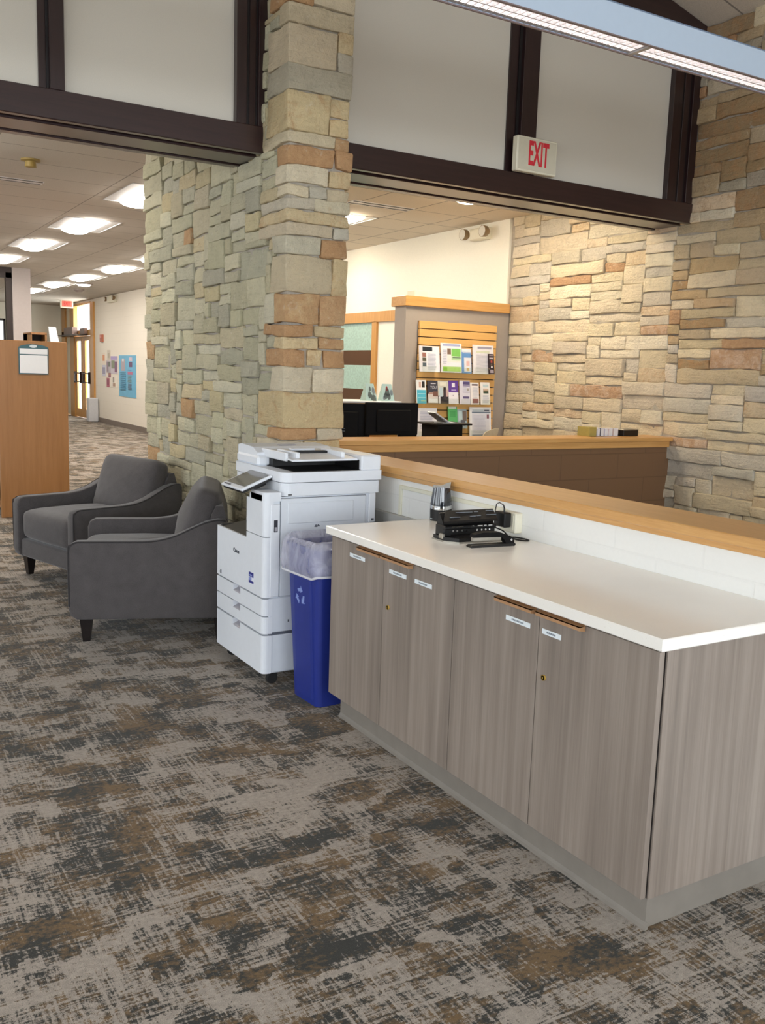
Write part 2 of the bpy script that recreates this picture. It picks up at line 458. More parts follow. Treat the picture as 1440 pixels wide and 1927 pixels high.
W = {}
def tag(o, label=None, cat=None, group=None, kind=None):
    if label: o['label'] = label
    if cat: o['category'] = cat
    if group: o['group'] = group
    if kind: o['kind'] = kind
    return o
def thing(name, label, cat, loc, rotz=0.0, group=None):
    o = bpy.data.objects.new(name, None); C.objects.link(o)
    o.location = loc; o.rotation_euler = (0, 0, rotz); o.empty_display_size = .1
    W[o.name] = Vector(loc)
    return tag(o, label, cat, group)
def ob(name, m, mats, parent=None, label=None, cat=None, group=None, kind=None, local=False, weld=False, subsurf=0, sharp=35, flip=True):
    if not isinstance(mats, (list, tuple)): mats = [mats]
    vs = m.v
    off = Vector((0, 0, 0)); loc = Vector((0, 0, 0))
    if parent is not None:
        if not local: off = W[parent.name]
    else:
        if not local and vs:
            xs = [p[0] for p in vs]; ys = [p[1] for p in vs]; zs = [p[2] for p in vs]
            off = Vector(((min(xs) + max(xs)) / 2, (min(ys) + max(ys)) / 2, min(zs))); loc = off
    me = bpy.data.meshes.new(name)
    me.from_pydata([(p[0] - off.x, p[1] - off.y, p[2] - off.z) for p in vs], [], m.f)
    for k in mats: me.materials.append(K[k] if isinstance(k, str) else k)
    me.polygons.foreach_set('material_index', m.mi); me.polygons.foreach_set('use_smooth', m.sm)
    if m.col:
        at = me.color_attributes.new('stone', 'FLOAT_COLOR', 'POINT')
        at.data.foreach_set('color', [c for q in m.col for c in q])
    if flip or weld:
        bm = bmesh.new(); bm.from_mesh(me)
        if weld: bmesh.ops.remove_doubles(bm, verts=bm.verts, dist=1e-5)
        if flip: bmesh.ops.recalc_face_normals(bm, faces=bm.faces)
        bm.to_mesh(me); bm.free()
    if any(m.sm): me.set_sharp_from_angle(angle=R(sharp))
    me.update()
    o = bpy.data.objects.new(name, me); C.objects.link(o)
    o.location = loc
    if parent is not None:
        o.parent = parent; W[o.name] = W[parent.name].copy()
    else:
        W[o.name] = loc.copy()
    if subsurf:
        md = o.modifiers.new('smooth', 'SUBSURF'); md.levels = subsurf; md.render_levels = subsurf
    return tag(o, label, cat, group, kind)
def struct(name, m, mats, label=None, cat=None, **kw):
    return ob(name, m, mats, None, label, cat, kind='structure', **kw)
def dup(root, loc, rotz=None, label=None, group=None):
    r = root.copy(); C.objects.link(r); r.location = loc
    if rotz is not None: r.rotation_euler = (0, 0, rotz)
    if label: r['label'] = label
    if group: r['group'] = group
    W[r.name] = Vector(loc)
    for ch in list(root.children):
        c = ch.copy(); C.objects.link(c); c.parent = r; W[c.name] = Vector(loc)
        for g in list(ch.children):
            d = g.copy(); C.objects.link(d); d.parent = c; W[d.name] = Vector(loc)
    return r
def text(name, s, size, mat, loc, rot, parent, sx=1.0, depth=.001, local=False, align='CENTER', offset=0):
    cu = bpy.data.curves.new(name, 'FONT'); cu.body = s; cu.size = size; cu.extrude = depth
    cu.align_x = align; cu.align_y = 'CENTER'; cu.offset = offset
    t_ = bpy.data.objects.new('tmp_text', cu); C.objects.link(t_)
    dg = bpy.context.evaluated_depsgraph_get()
    me = bpy.data.meshes.new_from_object(t_.evaluated_get(dg)); me.name = name
    bpy.data.objects.remove(t_); bpy.data.curves.remove(cu)
    me.materials.clear(); me.materials.append(K[mat] if isinstance(mat, str) else mat)
    o = bpy.data.objects.new(name, me); C.objects.link(o)
    o.parent = parent
    l = Vector(loc)
    if not local: l = l - W[parent.name]
    o.location = l; o.rotation_euler = rot; o.scale = (sx, 1, 1)
    return o
BACK_W, LEFT_W, TILT, EXPO = 42, 15, 34, 0.1
# ================================================================= STONE
PAL_PIER_TINTED = [((192, 186, 160), 5, .05), ((186, 180, 154), 5, .05), ((196, 182, 148), 2.0, .2), ((178, 174, 154), 3, .0), ((202, 196, 172), 2.5, .0), ((188, 178, 152), 3, .1), ((186, 160, 124), .4, .75)]  # greenish window light on the pier is mixed into these stone colours
PAL_QUOIN = [((206, 192, 166), 4, .1), ((208, 188, 150), 4, .4), ((196, 160, 122), 2.0, .95), ((198, 168, 130), 2.4, .7), ((192, 184, 166), 3, .1), ((214, 202, 176), 2, .2)]
PAL_RIGHT = [((222, 209, 183), 5, .1), ((216, 202, 175), 4, .2), ((210, 200, 182), 3, .0), ((226, 216, 194), 3, .0), ((216, 196, 168), 1.6, .4), ((202, 195, 182), 1.6, .0), ((200, 172, 146), .4, .9), ((206, 182, 160), .6, .6)]
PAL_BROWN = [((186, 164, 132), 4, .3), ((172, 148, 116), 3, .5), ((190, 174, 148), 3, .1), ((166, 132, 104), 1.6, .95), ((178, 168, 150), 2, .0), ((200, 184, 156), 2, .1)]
def pick(rng, pal):
    t = rng.random() * sum(q[1] for q in pal)
    for c, w, rs in pal:
        t -= w
        if t <= 0: break
    k = rng.uniform(.9, 1.07); c = lin(c)
    return (c[0] * k * rng.uniform(.985, 1.02), c[1] * k, c[2] * k * rng.uniform(.95, 1.02), rs)
def params(L, r, step):
    n = max(1, int(round((L - 2 * r) / step)))
    return [0, r * .35, r] + [r + (L - 2 * r) * i / n for i in range(1, n)] + [L - r, L - r * .35, L]
WOB = .011
def rough_block(m, lo, hi, r, amp, seed, skip, col, step=.07):
    r *= .62; amp *= 1.25
    lo = Vector(lo); hi = Vector(hi); d = hi - lo
    r = min(r, .45 * min(d))
    il = lo + Vector((r, r, r)); ih = hi - Vector((r, r, r))
    pr = [params(d[i], r, step) for i in range(3)]
    so = Vector((seed * 3.7, seed * 1.3, seed * 2.9))
    tl = noise.noise(so) * .14; tl2 = noise.noise(so + Vector((9, 2, 4))) * .14
    c0 = (lo + hi) / 2
    def pos(p):
        q = Vector([max(il[i], min(ih[i], p[i])) for i in range(3)])
        n = p - q
        n = n.normalized() if n.length > 1e-9 else Vector((0, 0, 0))
        o = q + n * r
        a = noise.noise(o * 7 + so) * .6 + noise.noise(o * 19 + so) * .4
        w = Vector((noise.noise(o * 6 + so + Vector((31, 0, 0))), noise.noise(o * 6 + so + Vector((0, 47, 0))), noise.noise(o * 5 + so + Vector((0, 0, 59)))))
        return o + n * (amp * a) + w * WOB
    for ax in range(3):
        u, v = [i for i in range(3) if i != ax]
        for side in (0, 1):
            if (ax, side) in skip: continue
            vs = []
            for b in pr[v]:
                for a in pr[u]:
                    p = Vector((0, 0, 0)); p[ax] = (lo, hi)[side][ax]; p[u] = lo[u] + a; p[v] = lo[v] + b
                    vs.append(pos(p))
            nu = len(pr[u]); nv = len(pr[v])
            m.add(vs, [(j * nu + i, j * nu + i + 1, (j + 1) * nu + i + 1, (j + 1) * nu + i) for j in range(nv - 1) for i in range(nu - 1)], 0, True, col)
def ashlar(rng, nu, nv, wr, hr, blocked=()):
    occ = [[False] * nu for _ in range(nv)]
    for a0, b0, a1, b1 in blocked:
        for j in range(max(0, b0), min(nv, b1)):
            for i in range(max(0, a0), min(nu, a1)): occ[j][i] = True
    out = []
    for j in range(nv):
        for i in range(nu):
            if occ[j][i]: continue
            h = rng.choice(hr); w = rng.choice(wr)
            w = max(w, int(h * 1.7))
            ww = 0
            while i + ww < nu and not occ[j][i + ww] and ww < w: ww += 1
            rest = 0
            while i + ww + rest < nu and not occ[j][i + ww + rest] and rest < 3: rest += 1
            if rest < 3 and (ww + rest) <= max(wr) + 3: ww += rest
            hh = 0
            while j + hh < nv and hh < h and not any(occ[j + hh][i + q] for q in range(ww)): hh += 1
            if nv - (j + hh) == 1: hh += 1
            hh = min(hh, nv - j)
            for b in range(hh):
                for a in range(ww): occ[j + b][i + a] = True
            out.append((i, j, i + ww, j + hh))
    return out

GAP = .003
# ---- stone pier wall: long face towards -X, short face towards -Y, coursed corner stones
PX0, PX1, PY0, PY1, PZ = 2.345, 2.70, 5.015, 7.75, 5.7
rel = .032
def pier_wall():
    rng = random.Random(11); m = M(); cell = .036; seed = 0
    z = 0.0; rows = []
    while z < PZ - .05:
        k = rng.choice((2, 2, 3, 3, 4, 4, 5, 6)); rows.append((int(round(z / cell)), k)); z += k * cell
    nv = rows[-1][0] + rows[-1][1]
    ny = int((PY1 - PY0) / cell); blk = []
    fx = PX1 - PX0
    for q, (j, k) in enumerate(rows):
        z0, z1 = j * cell, (j + k) * cell
        ly = rng.choice((3, 4, 5, 7, 8, 10)); blk.append((0, j, ly, j + k))
        c = pick(rng, PAL_QUOIN)
        full = rng.random() < .22
        ax = fx if full else rng.choice((.12, .16, .2, .24, .28))
        e = rng.uniform(.7, 1.15) * rel
        x1 = PX1 + (rel * .8 if full else 0)
        rough_block(m, (PX0 - e, PY0 - e, z0 + GAP), (x1 if full else PX0 + ax - GAP, PY0 + ly * cell - GAP, z1 - GAP), .014, .014, seed, {(1, 1)}, c); seed += 1
        if not full:
            rem = fx - ax
            parts = [(ax, fx, z0, z1)]
            if rem > .2 and rng.random() < .5:
                s_ = ax + rem * rng.uniform(.4, .6); parts = [(ax, s_, z0, z1), (s_, fx, z0, z1)]
            if k >= 4 and rng.random() < .6:
                zz = z0 + cell * (k // 2); parts = [p for a, b, _, _ in parts for p in ((a, b, z0, zz), (a, b, zz, z1))]
            for a, b, c0, c1 in parts:
                e = rng.uniform(.55, 1.15) * rel
                last = b >= fx - 1e-6
                rough_block(m, (PX0 + a + GAP, PY0 - e, c0 + GAP), (PX0 + b + (rel * rng.uniform(.5, 1) if last else -GAP), PY0 + .11, c1 - GAP), .014, .014, seed, {(1, 1)}, pick(rng, PAL_QUOIN)); seed += 1
    for a0, b0, a1, b1 in ashlar(rng, ny, nv, (5, 6, 7, 8, 9, 10, 12, 14), (2, 2, 3, 3, 3, 4, 4, 5), blk):
        e = rng.uniform(.35, 1.25) * rel
        y1 = PY0 + a1 * cell
        rough_block(m, (PX0 - e, PY0 + a0 * cell + GAP, b0 * cell + GAP), (PX0 + .03, y1 + (rel * .8 if a1 >= ny else -GAP), b1 * cell - GAP), .013, .016, seed, {(0, 1)}, pick(rng, PAL_PIER_TINTED)); seed += 1
    # end face towards the far hall and back face, plainly coursed
    for q, (j, k) in enumerate(rows):
        z0, z1 = j * cell, (j + k) * cell
        if z0 > 3.3: break
        e = rng.uniform(.5, 1.0) * rel
        rough_block(m, (PX0 + .02, PY1 - .05, z0 + GAP), (PX1 + e * .5, PY1 + e, z1 - GAP), .014, .012, seed, {(1, 0)}, pick(rng, PAL_PIER_TINTED), .12); seed += 1
        y = PY0 + .1
        while y < PY1 - .1:
            L = rng.uniform(.25, .6); y1 = min(PY1, y + L)
            rough_block(m, (PX1 - .03, y + GAP, z0 + GAP), (PX1 + e, y1 - GAP, z1 - GAP), .014, .012, seed, {(0, 0)}, pick(rng, PAL_PIER_TINTED), .14); seed += 1
            y = y1
    return m
o = struct('wall_middle', pier_wall(), 'stone', 'tall split stone wall end between the two openings, rust coloured corner stones', 'wall', flip=True, weld=False, sharp=50)
struct('wall_core', M().box((PX0 - .004, PY0 - .004, 0), (PX1 + .004, PY1 + .004, PZ)), 'mortar', 'grey mortar bed of the stone wall between the openings', 'wall')

# ---- long stone wall on the right
RX = 6.09
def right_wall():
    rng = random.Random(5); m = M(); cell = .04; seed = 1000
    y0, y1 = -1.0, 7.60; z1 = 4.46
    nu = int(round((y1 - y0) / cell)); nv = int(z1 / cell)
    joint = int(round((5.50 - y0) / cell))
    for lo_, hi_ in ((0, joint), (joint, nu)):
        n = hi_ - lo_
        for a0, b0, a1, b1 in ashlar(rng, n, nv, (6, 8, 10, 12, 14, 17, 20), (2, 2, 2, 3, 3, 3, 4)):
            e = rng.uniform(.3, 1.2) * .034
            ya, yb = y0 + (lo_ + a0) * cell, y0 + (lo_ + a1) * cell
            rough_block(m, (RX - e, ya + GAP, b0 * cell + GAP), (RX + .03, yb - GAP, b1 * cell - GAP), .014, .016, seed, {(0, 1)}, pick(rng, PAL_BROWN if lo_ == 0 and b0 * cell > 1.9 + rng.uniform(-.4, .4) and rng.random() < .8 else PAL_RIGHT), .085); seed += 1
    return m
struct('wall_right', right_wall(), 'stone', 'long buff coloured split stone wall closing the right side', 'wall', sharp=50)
struct('wall_right_core', M().box((RX - .003, -4.0, 0), (RX + .25, 7.655, 4.6)), 'mortar', 'grey mortar bed behind the right stone wall', 'wall')

# ================================================================= SHELL
FL0, FL1 = -5.0, -4.0
struct('floor', M().box((-5.2, -4.2, -.06), (6.8, 31.2, 0)), 'carpet', 'patchy grey, brown and charcoal woven carpet floor', 'floor')
BY0, BY1 = 5.335, 5.78           # header beam front and back
BZ0, BZ1 = 2.88, 3.033
RIDX = .0
def zc(x): return 4.37 + .25 * (6.06 - x) if x >= RIDX else 4.37 + .25 * (6.06 - RIDX) - .25 * (RIDX - x)
# gable ceiling above the near hall (two slopes)
for nm, xa, xb in (('ceiling_right_slope', RIDX, 6.3), ('ceiling_left_slope', -5.2, RIDX)):
    m = M(); t = .1
    m.prism([(xa, zc(xa)), (xb, zc(xb)), (xb, zc(xb) + t), (xa, zc(xa) + t)], 'y', -4.2, BY1)
    struct(nm, m, 'tile_high', 'sloping acoustic tile ceiling of the near hall, ' + ('right slope' if xa == RIDX else 'left slope'), 'ceiling')
struct('ceiling', M().box((-5.2, BY1 - .02, 3.40), (6.8, 31.2, 3.5)), 'tile_left', 'flat acoustic tile ceiling over the far hall', 'ceiling')
m = M(); m.box((2.72, BY1 - .02, 3.20), (6.06, 7.9, 3.396)); m.box((4.25, 7.9, 3.20), (6.06, 12.5, 3.396))
struct('ceiling_reception', m, 'tile_right', 'lower acoustic tile ceiling over the reception desk', 'ceiling')
# walls that close the rooms
struct('wall_reception', M().box((6.06, 7.66, 0), (6.3, 10.30, 3.4)).box((6.06, 11.72, 0), (6.3, 12.5, 3.4)).box((6.06, 10.30, 2.245), (6.3, 11.72, 3.4)), 'drywall', 'cream painted wall behind the reception desk', 'wall')
struct('wall_far_right', M().box((6.55, 12.5, 0), (6.8, 26.62, 3.4)).box((6.55, 26.62, 3.32), (6.8, 30.9, 3.4)).box((6.55, 30.62, 0), (6.8, 31.2, 3.4)), 'blockcream', 'cream block wall of the far hall carrying the blue poster', 'wall')
struct('wall_far_return', M().box((6.06, 12.3, 0), (6.55, 12.5, 3.4)), 'drywall', 'short cream return wall', 'wall')
m = M(); m.box((-5.2, 31.0, 0), (3.6, 31.2, 3.4)).box((4.9, 31.0, 0), (6.55, 31.2, 3.4)).box((3.6, 31.0, 0), (4.9, 31.2, .9)).box((3.6, 31.0, 2.9), (4.9, 31.2, 3.4))
struct('wall_end', m, 'drywall', 'cream end wall of the far hall below the exit sign', 'wall')
# near hall: left wall and back wall with tall windows
m = M()
m.box((-5.2, -4.2, 0), (-5.0, 31.2, .7)); m.box((-5.2, -4.2, 2.9), (-5.0, 31.2, 4.5))
for a, b in ((-4.2, -3.4), (.3, 1.1), (4.6, 6.4), (10.0, 11.0), (15.0, 31.2)): m.box((-5.2, a, .7), (-5.0, b, 2.9))
struct('wall_left', m, 'drywall', 'cream wall with tall windows on the left', 'wall')
m = M()
m.box((-5.2, -4.2, 0), (6.3, -4.0, .6)); m.prism([(-5.2, 2.9), (6.3, 2.9), (6.3, zc(6.3)), (RIDX, zc(RIDX)), (-5.2, zc(-5.2))], 'y', -4.2, -4.0)
for a, b in ((-5.2, -4.2), (-1.0, -.4), (2.9, 3.4), (5.6, 6.3)): m.box((a, -4.2, .6), (b, -4.0, 2.9))
struct('wall_back', m, 'drywall', 'cream wall with tall windows behind the viewer', 'wall')
wn = 0
for a, b in ((-4.2, -1.0), (-.4, 2.9), (3.4, 5.6)):
    wn += 1; m = M()
    for x in (a + .03, (a + b) / 2, b - .03): m.box((x - .03, -4.16, .6), (x + .03, -4.04, 2.9))
    for z in (.63, 2.87): m.box((a, -4.16, z - .03), (b, -4.04, z + .03))
    struct('window_%d' % wn, m, 'alu', 'tall bronze framed window behind the viewer', 'window')
for a, b in ((-3.4, .3), (1.1, 4.6), (6.4, 10.0), (11.0, 15.0)):
    wn += 1; m = M()
    for y in (a + .03, (a + b) / 2, b - .03): m.box((-5.16, y - .03, .7), (-5.04, y + .03, 2.9))
    for z in (.73, 2.87): m.box((-5.16, a, z - .03), (-5.04, b, z + .03))
    struct('window_%d' % wn, m, 'alu', 'tall bronze framed window in the left wall', 'window')

# ================================================================= HEADER BEAMS, POSTS, PANELS
def beam(x0, x1):
    m = M()
    m.box((x0, BY0, BZ0), (x1, BY0 + .05, BZ1), 0, .004)               # front board
    m.box((x0, BY0 + .05, BZ0 + .035), (x1, BY0 + .11, BZ1), 1)        # dark groove
    m.box((x0, BY0 + .11, BZ0 - .004), (x1, BY0 + .345, BZ1 - .02), 0, .004)   # soffit board
    m.box((x0, BY0 + .345, BZ0 + .02), (x1, BY0 + .375, BZ1), 1)
    m.box((x0, BY0 + .375, BZ0 - .01), (x1, BY1, BZ1), 0, .004)
    m.box((x0, BY0 + .05, BZ1 - .02), (x1, BY1, BZ1), 0)
    m.box((x0, BY1 - .03, BZ1), (x1, BY1, 3.42), 0)
    return m
struct('trim_1', beam(-5.0, PX0 - .004), ['dark_wood_x', 'groove'], 'dark stained header beam over the left opening', 'beam')
struct('trim_2', beam(PX1 + .004, 6.075), ['dark_wood_x', 'groove'], 'dark stained header beam over the reception opening', 'beam')
def post(xa, xb, left_stop=True, right_stop=False):
    zt = min(zc(xa), zc(xb)) - .02
    m = M()
    w = xb - xa
    if left_stop:
        m.box((xa, BY0 + .045, BZ1), (xa + w * .38, BY0 + .1, zt), 0)
        m.box((xa + w * .30, BY0 + .035, BZ1), (xa + w * .40, BY0 + .1, zt), 1)
        m.box((xa + w * .40, BY0 + .004, BZ1), (xb, BY0 + .1, zt), 0, .003)
    else:
        m.box((xa, BY0 + .012, BZ1), (xa + w * .34, BY0 + .1, zt), 0, .003)
        m.box((xa + w * .34, BY0 + .03, BZ1), (xa + w * .44, BY0 + .1, zt), 1)
        m.box((xa + w * .44, BY0 + .022, BZ1), (xa + w * .66, BY0 + .1, zt), 0, .003)
        m.box((xa + w * .66, BY0 + .03, BZ1), (xa + w * .72, BY0 + .1, zt), 1)
        m.box((xa + w * .72, BY0 + .004, BZ1), (xb, BY0 + .1, zt), 0, .003)
    return m
tn = 2
for xa, xb, ls, d in ((1.048, 1.175, True, 'slim dark post between the two left upper panels'),
                      (2.152, PX0 - .004, False, 'dark grooved post against the stone wall end'),
                      (4.182, 4.416, True, 'broad dark post rising behind the exit sign'),
                      (5.781, 6.066, False, 'dark grooved post against the right stone wall'),
                      (-.08, .05, True, 'slim dark post left of the frame edge')):
    tn += 1
    struct('trim_%d' % tn, post(xa, xb, ls), ['dark_wood_z', 'groove'], d, 'post')
for nm, xa, xb, d in (('wall_upper_left', -.0, 1.11, 'off white upper panel at the far left above the beam'), ('wall_upper_left.001', 1.11, 2.25, 'off white upper panel left of the stone wall end'),
                      ('wall_upper_right', PX1 + .01, 4.30, 'off white upper panel right of the stone wall end'), ('wall_upper_right.001', 4.30, 6.0, 'off white upper panel beside the right stone wall')):
    m = M(); m.prism([(xa, BZ1), (xb, BZ1), (xb, zc(xb) - .01), (xa, zc(xa) - .01)], 'y', BY0 + .06, BY0 + .11)
    struct(nm, m, 'panel', d, 'wall panel')
m = M(); m.prism([(-5.0, BZ1), (-.02, BZ1), (-.02, zc(-.02) - .01), (-5.0, zc(-5.0) - .01)], 'y', BY0 + .06, BY0 + .11)
struct('wall_upper_far_left', m, 'panel', 'off white upper panels beyond the left edge of the frame', 'wall panel')
# rafters along the gable
for xa, xb, d in ((PX1 + .02, 6.075, 'dark sloping rafter above the right upper panels'), (-.0, PX0 - .02, 'dark sloping rafter above the left upper panels')):
    tn += 1; m = M(); h = .34
    m.prism([(xa, zc(xa) - h), (xb, zc(xb) - h), (xb, zc(xb) - .005), (xa, zc(xa) - .005)], 'y', BY0 - .02, BY0 + .16)
    struct('trim_%d' % tn, m, 'dark_wood_x', d, 'rafter')

# ================================================================= HALF WALLS
HX0, HX1 = 2.585, 2.83
struct('wall_counter', M().box((HX0, -.6, .86), (HX1, 5.34, 1.075)).box((HX0, -.6, 0), (HX1, 4.978, .86)), 'white_block', 'white painted block half wall behind the counter', 'half wall')
struct('wall_counter_base', M().box((HX0 - .03, 3.66, 0), (HX0, 4.975, .862), 0, .003), 'grey_block', 'grey lower ledge of the half wall behind the copier', 'half wall')
m = M(); m.box((2.552, -.6, 1.075), (2.852, 5.34, 1.112), 0, .004); 
struct('trim_cap', m, 'maple_y', 'honey maple cap on the half wall above the white counter', 'cap')
m3 = M(); m3.box((HX0 - .016, -.6, 1.052), (HX0, 4.97, 1.078), 0, .002)
struct('trim_fascia', m3, 'maple_y', 'maple fascia board under the half wall cap', 'trim')
struct('wall_back_half', M().box((2.73, 5.385, 0), (6.08, 5.62, 1.115)), 'brown_block', 'brown painted block half wall of the reception desk', 'half wall')
m = M(); m.box((2.725, 5.335, 1.118), (6.062, 5.655, 1.152), 0, .004)
struct('trim_back_cap', m, 'maple_x', 'maple ledge on the brown reception half wall', 'cap')
m = M(); m.box((2.725, 5.362, 1.068), (6.055, 5.388, 1.12), 0, .003)
struct('trim_back_fascia', m, 'maple_x', 'maple fascia under the reception ledge', 'trim')
# reception partition with slatwall
m = M(); m.box((4.816, 7.62, 0), (6.075, 7.82, 2.25))
struct('wall_partition', m, 'grey_paint', 'warm grey partition behind the brochure display', 'partition')
m = M(); m.box((4.79, 7.585, 2.25), (6.055, 7.855, 2.345), 0, .004)
struct('trim_partition', m, 'maple_x', 'maple cap on the grey partition', 'cap')
# baseboards
struct('baseboard_far', M().box((6.535, 12.6, 0), (6.551, 26.2, .13)), 'base_vinyl', 'taupe vinyl baseboard under the blue poster wall', 'baseboard')
struct('baseboard_end', M().box((-5.0, 30.985, 0), (6.5, 31.001, .11)), 'base_vinyl', 'taupe vinyl baseboard of the end wall', 'baseboard')
# glazed office front in the reception wall
m = M()
m.box((6.03, 9.75, 2.245), (6.08, 11.80, 2.375)); m.box((6.03, 10.23, 0), (6.08, 10.345, 2.25)); m.box((6.03, 11.70, 0), (6.08, 11.80, 2.25))
wf = struct('window_office', m, 'maple_z', 'maple framed office window with frosted bands', 'window')
ob('pane', M().box((6.065, 10.345, .02), (6.072, 11.70, 2.245)), 'frost', wf, local=False, label='pale green frosted glass with clear strips')
m = M(); m.box((8.4, 9.6, 0), (8.6, 13.0, 3.3)); m.box((6.3, 12.9, 0), (8.4, 13.0, 3.3)); m.box((6.3, 9.5, 0), (8.6, 9.6, 3.3)); m.box((6.3, 9.5, 3.3), (8.6, 13.0, 3.4))
struct('wall_office', m, 'brownroom', 'brown office walls seen through the clear strips of the glass', 'wall')
# far hall: column, glazed screen
struct('wall_column', M().box((3.215, 19.455, 0), (3.557, 19.9, 3.4)), 'col_grey', 'pale grey column standing behind the wooden shelf end', 'column')
m = M()
for x in (1.6, 2.55, 3.10): m.box((x, 19.47, 0), (x + .11, 19.6, 3.3))
m.box((1.6, 19.47, 3.2), (3.21, 19.6, 3.4)); m.box((1.6, 19.47, 0), (3.21, 19.6, .25))
ws = struct('window_screen', m, 'alu', 'dark framed glass screen left of the grey column', 'window')
# ================================================================= BASE CABINETS + COUNTERTOP
DX = 1.945; DT = .02
ZD0, ZD1 = .122, .862
def cabinet(y0, y1, doors, label, end=None):
    """y1 far end, y0 near end; doors: (ya, yb, pull span, lock y, [label spans])"""
    r = thing('base_cabinet', label, 'cabinet', (2.27, (y0 + y1) / 2, 0), group='grey laminate base cabinets')
    m = M()
    m.box((DX + DT + .004, y0 + .002, .12), (2.58, y1 - .002, .866))
    ob('body', m, 'carcass', r)
    m = M(); m.box((2.005, y0 + (.03 if end == 'near' else 0), 0), (2.56, y1 - (.016 if end == 'far' else 0), .121))
    m.prism([(1.992, 0), (2.006, 0), (2.006, .02), (1.999, .008)], 'y', y0 + (.02 if end == 'near' else 0), y1 - (.016 if end == 'far' else 0))
    ob('toe_kick', m, 'toe', r)
    if end == 'near':
        ob('side_panel', M().box((DX + DT + .006, y0 - .004, .118), (2.58, y0 + .014, .872), 0, .001), 'laminate', r)
    if end == 'far':
        ob('side_panel', M().box((DX + DT + .006, y1 - .014, .118), (2.58, y1 + .004, .872), 0, .001), 'laminate', r)
    for ya, yb, pull, lock, labs in doors:
        d = ob('door', M().box((DX, ya + .0018, ZD0), (DX + DT, yb - .0018, ZD1), 0, .0012), 'laminate', r)
        pm = M(); pm.prism([(DX - .024, ZD1 - .004), (DX + .004, ZD1 + .001), (DX + .004, ZD1 + .004), (DX - .024, ZD1)], 'y', pull[0], pull[1])
        pm.prism([(DX - .024, ZD1), (DX - .024, ZD1 - .014), (DX - .001, ZD1 - .018), (DX - .001, ZD1)], 'y', pull[0], pull[1])
        ob('pull', pm, 'pull', d, label='tan wooden edge pull')
        if lock:
            lm = M().lathe([(.0095, -.006), (.0095, 0), (.005, .001)], (DX, lock[0], lock[1]), 16, axis='x')
            lm.lathe([(.0085, 0), (.006, .001)], (DX - .006, lock[0], lock[1]), 16, axis='x')
            lm.box((DX - .008, lock[0] - .0012, lock[1] - .004), (DX - .005, lock[0] + .0012, lock[1] + .004))
            ob('lock', lm, 'brass', d, label='round brass cam lock')
        for la, lb, lz, nb in labs:
            lm = M().box((DX - .0012, la, lz - .0085), (DX + .001, lb, lz + .0085), 0)
            c = (la + lb) / 2; w = (lb - la) * .5; n = nb
            for i in range(n):
                a = c + w / 2 - w * i / n; lm.box((DX - .0016, a - w / n * .72, lz - .003), (DX - .0011, a, lz + .003), 1)
            ob('label_strip', lm, ['label', 'ink'], d, label='small white label strip')
    return r
cabinet(2.676, 3.640, [(3.179, 3.638, (3.186, 3.37), None, [(3.334, 3.466, .8085, 9)]),
                       (2.676, 3.179, (2.956, 3.172), (3.131, .648), [(3.003, 3.133, .8015, 10), (2.822, 2.941, .801, 8)])],
        'grey wood laminate base cabinet beside the blue bin, far unit under the white top', 'far')
cabinet(1.695, 2.676, [(2.202, 2.676, (2.218, 2.412), None, [(2.245, 2.371, .797, 9)]),
                       (1.695, 2.202, (1.991, 2.197), (2.163, .646), [(2.096, 2.185, .797, 5)])],
        'grey wood laminate base cabinet at the near corner, exposed end panel', 'near')
tag(ob('countertop', M().box((1.919, 1.667, .873), (2.584, 3.652, .910), 0, .003), 'quartz'), 'long off white quartz countertop over the two grey cabinets', 'countertop')

# ================================================================= ITEMS ON THE COUNTER
# pencil sharpener
sx, sy = 2.515, 3.60
r = thing('pencil_sharpener', 'tall electric pencil sharpener, black base, chrome band, smoked reservoir', 'pencil sharpener', (sx, sy, .91))
ob('base', M().lathe([(.050, 0), (.053, .004), (.053, .02), (.054, .05), (.0535, .062)], (sx, sy, .91), 28, sy=.92), 'black', r)
def band(u, v):
    a = 2 * PI * u; z = .062 + .018 * v + .008 * math.sin(a + .6); rr = .0548 - .0012 * abs(v - .5)
    return (sx + rr * math.cos(a), sy + rr * .92 * math.sin(a), .91 + z)
bm_ = M().grid(band, 32, 4, wrapu=True)
ob('band', bm_, 'chrome', r, label='polished chrome band')
ob('reservoir', M().lathe([(.0535, .070), (.0525, .09), (.048, .12), (.043, .15), (.041, .163)], (sx, sy, .91), 28, sy=.92), 'dark_smoke', r, label='glossy smoked shavings container')
m = M(); m.prism([(-.042, .160), (.042, .160), (.046, .190), (.030, .186), (.0, .172), (-.038, .172)], 'y', -.034, .034)
m.xf(Matrix.Translation((sx, sy, .91)) @ Matrix.Rotation(R(-40), 4, 'Z'))
ob('cap', m, 'chrome', r, label='slanted silver cap with pencil opening')
ob('logo_dot', M().box((sx - .0555, sy - .006, .918), (sx - .052, sy + .006, .922)), 'label', r)

